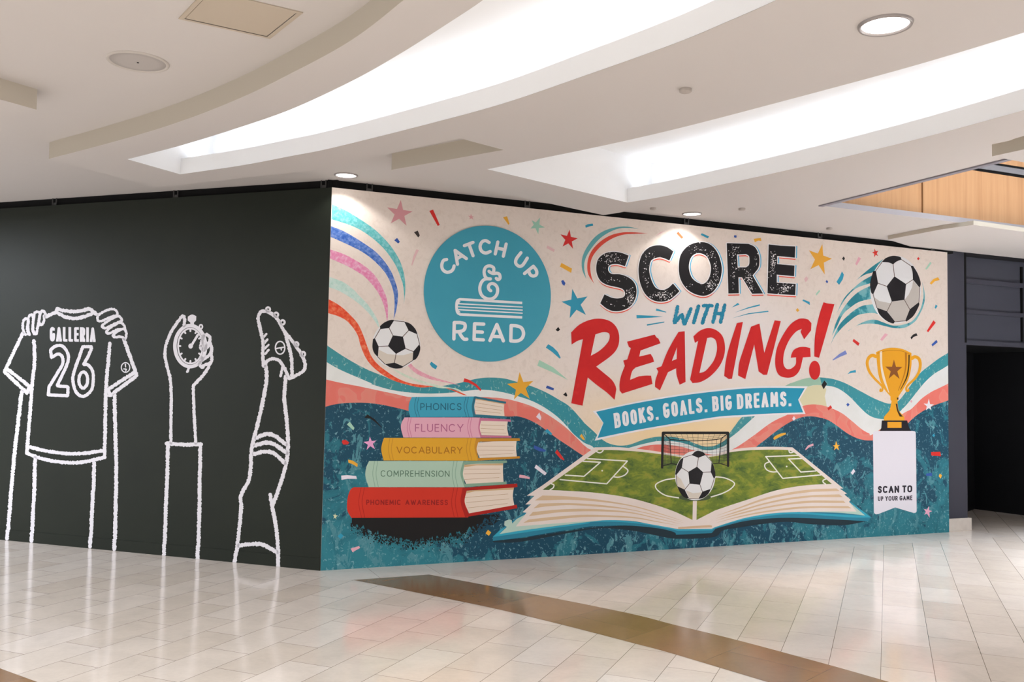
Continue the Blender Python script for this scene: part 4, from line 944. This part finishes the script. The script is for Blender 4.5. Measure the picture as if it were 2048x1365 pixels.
PL = ["b7 L 340 235 835 265 578 548 0 495", "b7 L 285 268 500 280 297 455 65 440", "b7 L 780 330 S b7 830 365 840 395 800 440 725 465 660 460", "b7 L 455 150 S b7 490 163 520 150 535 130", "a8 L 1065 172 S a8 1102 190 1092 225 1055 250",
      "b7 L 1425 480 S b7 1300 500 1200 545 1185 590 1230 645 1320 695 1470 722", "b7 L 1930 465 S b8 0 460 120 475 220 520 238 560 180 620 80 670 b7 1870 712",
      "b8 L 1030 195 628 210 838 480 1312 437", "b8 L 1070 234 912 240 1065 402 1252 388", "b8 L 668 275 S b8 622 300 618 340 650 380 710 400 770 398", "b8 L 915 130 S b8 925 158 950 160 972 150", "b8 L 1375 487 S b8 1340 505 1342 530 1370 550"]
for s in PL: decal('pitch_line', stroke(path(s), LW), 18, ink((234, 232, 226)), ob)
for q in (P('b7', 522, 385), P('b8', 888, 333)): decal('penalty_spot', [disc(q, 1.6)], 18, ink((234, 232, 226)), ob)

# goal and ball on the pitch
gp = ltr(decal('soccer_goal', stroke(path("b5 L 1203 1212 1214 784 2022 784 2022 1192"), 5.0) , 20, ink((30, 27, 28)), R), 'black football goal with a net behind the ball')
decal('stanchion', sum([stroke(path(s), 1.7) for s in ("b5 L 1225 797 1300 862 1318 1165 1205 1195", "b5 L 2008 800 1935 857 1908 1160 2020 1192", "b5 L 1300 862 S b5 1450 880 1620 884 1800 874 1935 857", "b5 L 1318 1165 1420 1182", "b5 L 1908 1160 1840 1168")], []), 19.6, ink((30, 27, 28)), gp)
net = []
for k in range(1, 6): net += stroke(path("b5 L %d %d %d %d" % (1220 + k * 15, 800 + k * 10, 1212 + k * 18, 1190 - k * 4)), .5, cap=False)
for k in range(1, 6): net += stroke(path("b5 L %d %d %d %d" % (2015 - k * 14, 800 + k * 9, 2012 - k * 18, 1190 - k * 4)), .5, cap=False)
for k in range(1, 11):
    xb = 1300 + k * 58; net += stroke(path("b5 L %d %d %d %d" % (1230 + k * 70, 795, xb, 878)), .5, cap=False); net += stroke(path("b5 L %d 872 %d 1165" % (xb, xb + 3)), .5, cap=False)
for k in range(1, 9):
    y = 880 + k * 36; net += stroke(path("b5 L 1306 %d S b5 1600 %d 1928 %d" % (y, y + 8, y - 4)), .5, cap=False)
    net += stroke(path("b5 L 1216 %d 1306 %d" % (835 + k * 42, y)), .5, cap=False); net += stroke(path("b5 L 1928 %d 2016 %d" % (y - 4, 830 + k * 42)), .5, cap=False)
net += stroke(path("b5 L 1245 815 S b5 1600 840 1990 812"), .5, cap=False) + stroke(path("b5 L 1270 838 S b5 1600 862 1965 836"), .5, cap=False)
decal('net', net, 19.3, ink((52, 52, 54)), gp)
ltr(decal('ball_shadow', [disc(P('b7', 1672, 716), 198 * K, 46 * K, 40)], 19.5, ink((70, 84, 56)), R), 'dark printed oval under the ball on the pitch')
ball('b7', (1676, 446), 250, 306,
     ["L 1630 190 S 1680 145 1730 140 1780 160 1805 190 L 1715 225", "L 1698 335 1775 405 1735 560 1605 545 1590 400", "L 1530 222 S 1490 250 1445 340 1427 430 L 1440 440 1510 350", "L 1880 270 S 1910 340 1927 440 1910 490 L 1868 400",
      "L 1450 575 1545 620 1600 730 S 1540 715 1490 660 1450 575", "L 1870 610 S 1840 670 1780 720 1715 735 L 1765 645"],
     ["1698 335 1715 225", "1775 405 1868 400", "1735 560 1765 645", "1605 545 1545 620", "1590 400 1510 350", "1530 222 1630 190", "1805 190 1880 270", "1910 490 1870 610", "1600 730 1715 735", "1440 440 1450 575"],
     ["1440 442 1500 490 1555 600 1545 620 1450 575", "1560 628 1650 665 1755 652 1715 735 1600 730"], 21.5, 'football standing on the centre spot of the pitch', 1.3)

# trophy and scan card
card = ltr(decal('scan_card', [path("c3 L 272 180 S c3 275 150 290 138 315 133 L c3 740 133 S c3 766 138 776 150 780 185 L c3 790 1065 S c3 788 1090 775 1105 750 1106 L c3 535 1042 335 1120 S c3 305 1122 285 1105 282 1080")], 14, ink((226, 224, 234)), R), 'white ribbon-shaped card under the trophy')
KC = .16854
decal('lettering', line_text('SCAN', P('c3', 330, 872), P('c3', 582, 867), 84 * KC, .225, gap=.13, caps=False), 15, ink((40, 36, 48)), card)
decal('lettering', line_text('TO', P('c3', 620, 865), P('c3', 737, 862), 84 * KC, .225, gap=.13, caps=False), 15, ink((40, 36, 48)), card)
decal('lettering', line_text('UP YOUR GAME', P('c3', 330, 966), P('c3', 738, 955), 55 * KC, .2, gap=.13, caps=False), 15, ink((52, 48, 60)), card)
GOLD, GOLD_D = ink((222, 158, 34)), ink((176, 112, 22))
tr = ltr(decal('trophy', [path("c2 L 848 490 S c2 980 440 1110 424 1250 445 1385 505 S c2 1385 700 1345 890 1275 1030 1190 1165 L c2 1190 1180 1188 1215 1172 1232 d5 L 92 640 S d5 96 665 112 684 L d5 118 692 118 705 38 705 38 692 44 684 S d5 60 665 66 640 c2 1085 1235 L c2 1068 1215 1068 1180 1068 1165 S c2 960 1030 885 830 848 490")], 16, GOLD, R), 'gold trophy cup with two handles')
def thin(s, w0, w1):
    p = resample(path(s), 1.2); out = []
    for i in range(len(p) - 1):
        w_ = w0 + (w1 - w0) * i / len(p); out += stroke(p[i:i + 2], w_, nd=8)
    return out
KT = .13184
decal('handle', thin("c2 L 850 560 S c2 795 540 740 575 714 660 745 780 820 885 900 965 945 1020 942 1075 912 1082 918 1055", 52 * KT, 26 * KT), 15, GOLD, tr)
decal('handle', thin("c2 L 1385 590 S c2 1440 562 1500 595 1520 680 1500 790 1440 890 1350 975 1308 1030 1312 1078 1340 1078 1340 1055", 52 * KT, 26 * KT), 15, GOLD, tr)
decal('highlight', [path("c2 L 905 485 940 475 S c2 945 700 990 900 1050 1110 L c2 1035 1100 S c2 950 900 915 700 905 485")], 17, ink((236, 222, 206)), tr)
decal('shade_stripe', [path("c2 L 1340 530 1360 535 S c2 1352 720 1320 880 1225 1060 L c2 1215 1060 S c2 1300 880 1335 700 1340 530")], 17, ink((44, 30, 14)), tr)
decal('shade_stripe', [path("c2 L 1285 495 1318 510 S c2 1312 700 1280 850 1190 1075 L c2 1180 1075 S c2 1262 850 1288 700 1285 495")], 16.6, GOLD_D, tr)
decal('rim', stroke(path("c2 L 870 510 S c2 980 475 1110 464 1250 478 1370 528"), 1.0), 17, GOLD_D, tr)
decal('emblem', [star(path("c2 L 1120 605 1248 715 1205 900 1040 895 988 710"))], 17.5, ink((132, 78, 34)), tr)
tb_ = decal('base', [path("d5 L 30 705 129 705 137 735 145 746 22 746 28 735")], 16.5, ink((30, 26, 32)), tr); ltr(tb_, 'black base')
decal('plate', [path("d5 L 52 711 107 711 107 734 52 734")], 17.5, GOLD, tr)
decal('shade_stripe', [path("c2 L 1165 1180 1188 1182 1188 1212 1165 1212"), path("d5 L 84 640 90 640 S d5 96 668 112 690 L d5 100 690 S d5 90 668 84 640")], 17.5, ink((58, 38, 18)), tr)

# headline -----------------------------------------------------------------------------------------
LET = {
 'S': (["b1 L 850 568 S b1 760 535 660 522 560 540 480 600 450 690 455 790 500 880 580 930 680 955 770 980 805 1030 790 1080 720 1100 640 1090 550 1050 L b1 498 1160 S b1 570 1220 650 1255 740 1255 840 1220 910 1150 945 1050 940 950 900 880 830 830 740 800 640 795 600 760 597 715 620 685 680 672 740 680 805 700"], []),
 'C': (["b1 L 1405 515 S b1 1320 460 1220 440 1110 465 1020 550 978 680 975 800 1000 930 1060 1050 1150 1120 1250 1140 1350 1120 1430 1060 1480 1010 L b1 1400 915 S b1 1340 970 1270 995 1190 970 1140 890 1108 780 1108 700 1130 630 1180 600 1240 590 1300 605 1355 630"], []),
 'O': (["b1 C 1740 400 1860 430 1950 530 2000 680 2000 800 1960 930 1880 1030 1780 1068 1660 1040 1560 970 1490 850 1472 700 1500 550 1600 440"], ["b1 C 1740 540 1820 580 1865 680 1868 770 1840 860 1780 918 1710 905 1640 850 1605 770 1597 690 1620 600 1670 550"]),
 'R': (["b2 L 330 290 600 298 S b2 680 340 725 430 735 520 720 600 650 690 L b2 780 915 645 918 520 715 475 712 480 912 350 915"], ["b2 L 455 430 570 425 S b2 605 450 612 500 605 560 570 590 L b2 465 590"]),
 'E': (["b2 L 850 305 1000 322 1180 330 1175 470 955 450 955 550 1170 568 1165 700 950 680 950 780 1185 795 1180 935 1000 925 835 912"], [])}
CLU = {'S': [('b1', 640, 600, 75, 35, 90), ('b1', 870, 1080, 25, 60, 110), ('b1', 640, 870, 110, 25, 24), ('b1', 650, 1170, 80, 40, 10), ('b1', 530, 780, 20, 40, 10)],
       'C': [('b1', 1280, 1055, 75, 35, 120), ('b1', 1060, 700, 20, 90, 26), ('b1', 1130, 560, 40, 25, 16), ('b1', 1080, 880, 15, 50, 12)],
       'O': [('b1', 1935, 760, 18, 70, 60), ('b1', 1870, 930, 40, 45, 90), ('b1', 1720, 480, 60, 25, 26), ('b1', 1880, 560, 30, 40, 22), ('b1', 1600, 930, 25, 20, 8)],
       'R': [('b2', 430, 360, 40, 28, 36), ('b2', 400, 500, 18, 60, 24), ('b2', 600, 720, 28, 60, 90), ('b2', 410, 720, 12, 80, 20), ('b2', 690, 520, 20, 50, 14), ('b2', 640, 850, 25, 25, 24), ('b2', 480, 610, 40, 20, 14)],
       'E': [('b2', 905, 500, 18, 60, 110), ('b2', 1050, 850, 45, 30, 110), ('b2', 890, 660, 15, 40, 20), ('b2', 880, 850, 25, 20, 12)]}
def grow(poly, w_): return [poly] + stroke(poly, w_, closed=True, nd=8)
def shift(p, dx, dy): return [(x + dx * K, y + dy * K) for x, y in p]
random.seed(5)
for i, c in enumerate('SCORE'):
    out = [path(s) for s in LET[c][0]]; hol = [path(s) for s in LET[c][1]]
    def grown(dx, dy, w_):
        ps = []
        for p in out: ps += grow(shift(p, dx, dy), w_)
        base = [shift(p, dx, dy) for p in hol]
        rim = sum([stroke(p, w_, closed=True, nd=8) for p in base], [])
        return ps, base, rim
    def layer(name, dx, dy, w_, lay, mat, par):
        # body minus hole, then the rim of the hole
        vs, fs = union([shift(p, dx, dy) for p in out], [shift(p, dx, dy) for p in hol])
        tris = [[vs[a] for a in f] for f in fs]
        ps = tris + sum([stroke(shift(p, dx, dy), w_, closed=True, nd=8) for p in out + hol], [])
        return decal(name, ps, lay, mat, par)
    o = ltr(decal('letter', out, 27, ink((26, 24, 27)), R, holes=hol), 'worn black letter %s' % c)
    layer('outline', 0, 2, 24 * K, 26, ink((234, 232, 233)), o)
    layer('blue_edge', 20, 0, 10 * K, 25, ink((86, 176, 214)), o)
    layer('red_edge', 2, 22, 10 * K, 24, ink((230, 92, 72)), o)
    sp_l = []
    for reg, x, y, sx_, sy_, cnt in CLU[c]:
        for k in range(int(cnt * .85)):
            q = P(reg, random.gauss(x, sx_), random.gauss(y, sy_)); r_ = random.choice((4, 5, 6, 8, 11, 14)) * K * .52
            if all(inside((q[0] + a, q[1] + b_), out[0]) and not any(inside((q[0] + a, q[1] + b_), h) for h in hol) for a, b_ in ((r_, 0), (-r_, 0), (0, r_), (0, -r_))):
                sp_l.append(speck(q, r_, 7, random.uniform(.8, 1.5), random.uniform(-.9, .3)))
    decal('worn_flecks', sp_l, 28, ink((232, 230, 231)), o)
WITH = {'W': ["b3 L 1520 85 1478 290 1575 180 1605 308 1685 112"], 'I': ["b4 L 105 78 45 285"], 'T': ["b4 L 165 75 272 75", "b4 L 225 75 152 290"], 'H': ["b4 L 338 58 284 278", "b4 L 430 66 378 278", "b4 L 312 175 405 168"]}
M_WITH = mottled('brushed_teal', [(.3, (24, 120, 152)), (.6, (34, 134, 166)), (.72, (96, 168, 190))], 14, detail=3, stretch=(2, 1, .4))
for c in 'WITH': ltr(decal('letter', sum([chalk(path(s), 6.6, .12, 2.0) for s in WITH[c]], []), 24, M_WITH, R), 'small brushed teal letter %s' % c)
M_REDL = mottled('brush_red', [(.3, (206, 36, 34)), (.6, (198, 30, 32)), (.75, (214, 46, 42))], 5, detail=6)
READ = [('R', ["b3 L 200 405 S b3 300 310 430 250 560 235 680 265 760 340 795 450 780 580 700 690 510 830 S b3 600 905 700 990 745 1060 760 1110 L b3 738 1242 S b3 640 1150 520 1060 405 965 L b3 340 1315 200 1285 345 490 S b3 280 510 205 555"], ["b3 L 500 430 S b3 580 405 640 405 675 430 670 500 620 570 540 640 443 695"]),
 ('E', ["b3 L 893 520 1235 432 1260 470 1280 480 1308 540 1060 630 1043 705 1185 672 1215 720 1228 770 1000 840 S b3 960 880 940 940 930 995 L b3 1040 950 S b3 1120 942 1190 942 L b3 1208 1045 830 1165 800 1125 S b3 800 1040 820 940 865 820 L b3 845 755 895 740 940 600 915 585"], []),
 ('A', ["b3 L 1530 400 1608 390 1618 1020 1545 1055 S b3 1520 980 1505 920 1502 850 L b3 1400 900 1300 1125 1240 1080 S b3 1245 1000 1280 890 L b3 1255 850 1320 825 S b3 1390 650 1470 500 1530 400"], ["b3 L 1512 590 1508 735 1448 760"]),
 ('D', ["b4 L 40 455 S b4 120 385 220 352 320 375 400 450 432 570 420 700 360 830 250 950 130 1020 30 1035 L b4 0 990 100 510 60 535"], ["b4 L 212 475 S b4 270 470 320 510 333 620 300 740 240 830 180 890 115 910"]),
 ('I', ["b4 L 580 290 655 275 520 980 480 985 422 945 S b4 440 780 480 600 580 290"], []),
 ('N', ["b4 L 755 335 860 295 920 660 1048 255 1125 265 955 930 910 932 850 890 795 555 685 985 595 940 S b4 610 780 680 560 755 335"], []),
 ('G', ["b4 L 1465 245 S b4 1400 232 1330 245 1240 310 1150 440 1080 590 1055 740 1065 860 1110 940 1200 968 1290 950 1360 870 1400 715 L b4 1495 710 1490 600 S b4 1420 585 1350 590 1290 620 1260 670 1248 720 L b4 1315 715 S b4 1310 800 1260 850 1210 862 1170 830 1155 760 1170 640 1230 500 1310 400 1385 360 L b4 1370 400 1415 490 1500 380 1505 290"], []),
 ('!', ["b4 L 1655 30 1700 45 1790 55 1600 720 1540 705 S b4 1550 450 1600 200 1655 30"], [])]
for c, a, h in READ:
    ps = [path(s) for s in a]
    if c == '!': ps.append(disc(P('b4', 1545, 875), 70 * K, 118 * K, 32))
    ltr(decal('letter', ps, 24, M_REDL, R, holes=[path(s) for s in h]), 'large red brush-lettered %s' % ('exclamation mark' if c == '!' else c))
bn = ltr(decal('banner', [path("b5 L 343 515 S b5 900 392 1500 292 2047 228 b6 400 208 700 202 1087 206 L b6 985 372 1060 550 S b6 600 565 300 585 0 604 b5 1500 668 900 768 365 882 L b5 470 660")], 20, WHT, R), 'teal pennant banner with white capitals')
decal('banner_face', [path("b5 L 384 522 S b5 900 412 1500 314 2047 250 b6 400 230 700 224 1050 230 L b6 968 372 1030 530 S b6 600 545 300 562 0 580 b5 1500 645 900 746 402 848 L b5 476 660")], 21, ink((32, 146, 178)), bn)
bl = path("b5 L 618 728 S b5 900 672 1180 614 1480 562 1780 524 b6 170 495 500 470 884 452")
decal('lettering', path_text('BOOKS. GOALS. BIG DREAMS.', bl, 186 * K, .185, gap=.13, caps=False), 22, WHT, bn)
# ================================================================== chalk drawings on the green hoarding
CHALK = ink((224, 222, 228))
LROT = math.atan2(UL.y, UL.x)
def drawing(name, px, label, cat):
    e = empty(name, CORNER, LROT); tag(e, label, cat, None); return e
def cdec(name, polys, par, layer=2, label=None):
    o = decal(name, polys, layer, CHALK, par, 'L')
    for vv in o.data.vertices: vv.co.y -= .0005; vv.co.z = max(vv.co.z, 0.001)
    # the skirting stands 5 mm proud: the print runs over it
    for vv in o.data.vertices:
        if vv.co.z < .106: vv.co.y = -.0066
    if label: o['label'] = label
    return o
random.seed(21)
K4, K6, K7 = .14648, .16848, .25641
def ch(spec, w_, jit=.15, step=2.2): return chalk(path(spec), w_, jit, step)
def chs(specs, w_, **k): return sum([ch(s, w_, **k) for s in specs], [])
d = drawing('shirt_drawing', 0, 'white chalk drawing of hands holding up a football shirt numbered 26', 'drawing')
cdec('shirt', chs(["c4 L 780 122 S c4 880 148 1010 160 1120 150 1210 120", "c4 L 770 168 S c4 880 230 1010 255 1120 240 1258 190", "c4 L 785 118 755 175 620 232", "c4 L 1205 118 1250 140 1320 200",
   "c4 L 312 455 62 985 372 1275 405 1185 100 945", "c4 L 462 560 S c4 472 700 468 900 430 1230 c5 425 120 400 450 372 800 L c5 365 868", "c4 L 1500 595 S c4 1480 850 1458 1050 1445 1300 c5 1440 300 1435 600 L c5 1428 925",
   "c4 L 1690 540 1870 1035 1500 1312 1478 1222 1850 985", "c5 L 385 775 S c5 600 830 900 872 1150 868 1430 828", "c5 L 365 868 S c5 600 950 900 995 1150 985 1432 925"], 45 * K4), d)
for s_ in ["c4 L 300 1255 c5 L 285 120 240 520 195 900 px L 22.5 980 15 1078", "c5 L 480 930 475 1120 470 1365 px L 68.5 985 66 1030 64 1083", "c5 L 1287 1000 1278 1365 px L 186 985 181 1094", "c4 L 1565 1300 c5 L 1568 300 1578 650 1588 1000 1586 1365 px L 232 985 229.5 1099"]: cdec('arm_line', ch(s_, 48 * K4), d)
cdec('hand', chs(["c4 L 350 478 S c4 312 400 322 290 362 255 388 290 372 390 385 470", "c4 L 405 478 S c4 385 400 392 240 430 205 458 250 445 390 465 468", "c4 L 485 470 S c4 450 400 468 200 510 165 548 200 520 350 500 465", "c4 L 560 345 S c4 532 300 548 190 588 150 622 190"], 34 * K4)
     + ch("c4 L 605 215 S c4 600 290 570 345 545 340", 34 * K4), d)
cdec('hand', chs(["c4 L 1335 215 S c4 1440 150 1560 130 1602 200 1500 240 1390 290 1335 280 1335 215", "c4 L 1400 345 S c4 1500 275 1610 222 1665 280 1560 330 1450 385 1400 375 1400 345", "c4 L 1455 430 S c4 1540 360 1650 312 1705 390 1600 410 1500 458 1455 450 1455 430",
   "c4 L 1540 490 S c4 1600 435 1690 400 1725 450 1708 545 1660 505 1570 510 1540 490"], 32 * K4), d)
cdec('lettering', line_text('GALLERIA', P('c4', 680, 570), P('c4', 1306, 577), 200 * K4, .18, gap=.07, caps=False, cond=True), d)
cdec('digit', sum([chalk(path(s) + [path(s)[0]], 40 * K4, .08) for s in ("c4 L 690 690 S c4 740 642 810 625 870 645 920 720 935 800 905 910 780 1175 L c4 930 1190 925 1310 660 1300 670 1190 S c4 780 1010 858 870 850 780 810 742 770 750 705 790",)], []), d, label='outlined digit 2')
cdec('digit', sum([chalk(path(s) + [path(s)[0]], 40 * K4, .08) for s in ("c4 L 1130 642 1250 642 1250 665 S c4 1200 780 1140 885 S c4 1200 890 1258 960 1275 1070 1250 1230 1140 1320 1040 1260 995 1100 1020 960 1080 790 1130 642", "c4 C 1140 985 1190 1040 1190 1150 1135 1210 1085 1150 1085 1040")], []), d, label='outlined digit 6')
cdec('sleeve_badge', stroke(disc(P('c4', 1715, 925), 58 * K4, 66 * K4, 24), 14 * K4, closed=True) + chs(["c4 L 1712 880 1716 918", "c4 L 1690 945 1728 948 1716 975"], 15 * K4, step=1), d)

d = drawing('stopwatch_drawing', 0, 'white chalk drawing of a raised hand holding a stopwatch', 'drawing')
cdec('hand', chs(["c6 L 405 310 S c6 412 240 390 192 330 262 250 385 190 540 178 660 205 800 242 950 252 1120 250 1365 c7 163 200 163 340", "c6 L 715 745 S c6 690 810 620 910 515 1018 L c6 515 1100 525 1365 c7 L 358 340",
   "c6 L 615 500 S c6 640 425 690 418 712 470 680 540 630 590 602 560 615 500", "c6 L 712 500 S c6 730 560 720 640 640 700 605 690", "c6 L 722 620 S c6 735 700 720 750 650 775 620 800 590 770 600 740"], 34 * K6, step=2.0)
     + chs(["c6 L 640 600 700 545", "c6 L 620 720 715 650"], 34 * K6), d)
cdec('stopwatch', stroke(disc(P('c6', 478, 550), 182 * K6, 244 * K6, 64), 42 * K6, closed=True) + stroke(disc(P('c6', 480, 550), 146 * K6, 208 * K6, 64), 20 * K6, closed=True)
     + sum([chalk([(P('c6', 480 + 140 * math.sin(a), 550 - 200 * math.cos(a))), (P('c6', 480 + 118 * math.sin(a), 550 - 176 * math.cos(a)))], 20 * K6, .05, 1.2) for a in [2 * math.pi * k / 12 for k in range(12)]], [])
     + [path("c6 L 450 200 S c6 500 175 550 195 L c6 548 245 522 272 524 300 478 300 480 272 448 245")] + stroke(disc(P('c6', 605, 320), 18 * K6, 24 * K6, 16), 18 * K6, closed=True) + ch("c6 L 468 805 442 855", 28 * K6), d)
cdec('watch_hand', ch("c6 L 485 555 568 418", 26 * K6, .05) + [disc(P('c6', 483, 550), 27 * K6, 30 * K6)], d)
cdec('sleeve', chs(["c7 L 128 342 270 352 400 348", "c7 L 140 350 135 600 122 900 112 1212", "c7 L 393 352 388 700 385 900 374 1240"], 27 * K7), d)

d = drawing('boot_drawing', 0, 'white chalk drawing of a raised leg in a studded football boot', 'drawing')
cdec('boot', chs(["c6 L 1350 790 S c6 1340 650 1342 500 1310 350 1285 220 1310 150 1370 135 1450 170 1520 240 1580 350 1680 480 1760 590 1830 720 1840 800 1800 860 1690 925", "c6 L 1600 380 S c6 1640 520 1680 700 1685 905",
   "c6 L 1360 790 S c6 1390 730 1460 700 1540 730 1600 820 1650 925 1690 925"], 37 * K6) + chs(["c6 L 1572 800 1550 908"], 28 * K6), d)
cdec('laces', chs(["c6 L 1350 445 1382 405", "c6 L 1358 515 1395 470", "c6 L 1362 580 1408 535", "c6 L 1365 645 1410 595"], 24 * K6, step=1.5), d)
for q in ((1402, 115), (1498, 178), (1575, 268), (1738, 530), (1818, 645)): cdec('stud', stroke(disc(P('c6', *q), 24 * K6, 26 * K6, 18), 24 * K6, closed=True), d)
cdec('boot_badge', stroke(disc(P('c6', 1545, 570), 56 * K6, 76 * K6, 28), 16 * K6, closed=True) + chs(["c6 L 1492 580 1600 562", "c6 L 1556 568 1560 596"], 15 * K6, step=1.0), d)
cdec('leg', chs(["c6 L 1375 790 S c6 1385 900 1370 1050 1330 1250 c7 885 0 850 150 805 330 790 420 785 540 770 630 710 750 712 850 692 1050 680 1150 664 1270", "c6 L 1610 910 S c6 1600 1050 1595 1200 c7 1048 0 1070 200 1075 400 1050 550 985 750 955 825", "c7 L 938 740 S c7 950 820 985 1000 1000 1170 1003 1305"], 27 * K7), d)
cdec('sock_band', chs(["c7 L 830 298 S c7 900 270 970 280 1062 350", "c7 L 820 358 S c7 900 335 970 348 1068 418", "c7 L 810 425 S c7 890 405 970 420 1052 495"], 29 * K7), d)
cdec('hem_line', chs(["c7 L 690 1140 S c7 780 1128 880 1132 990 1192"], 30 * K7), d)
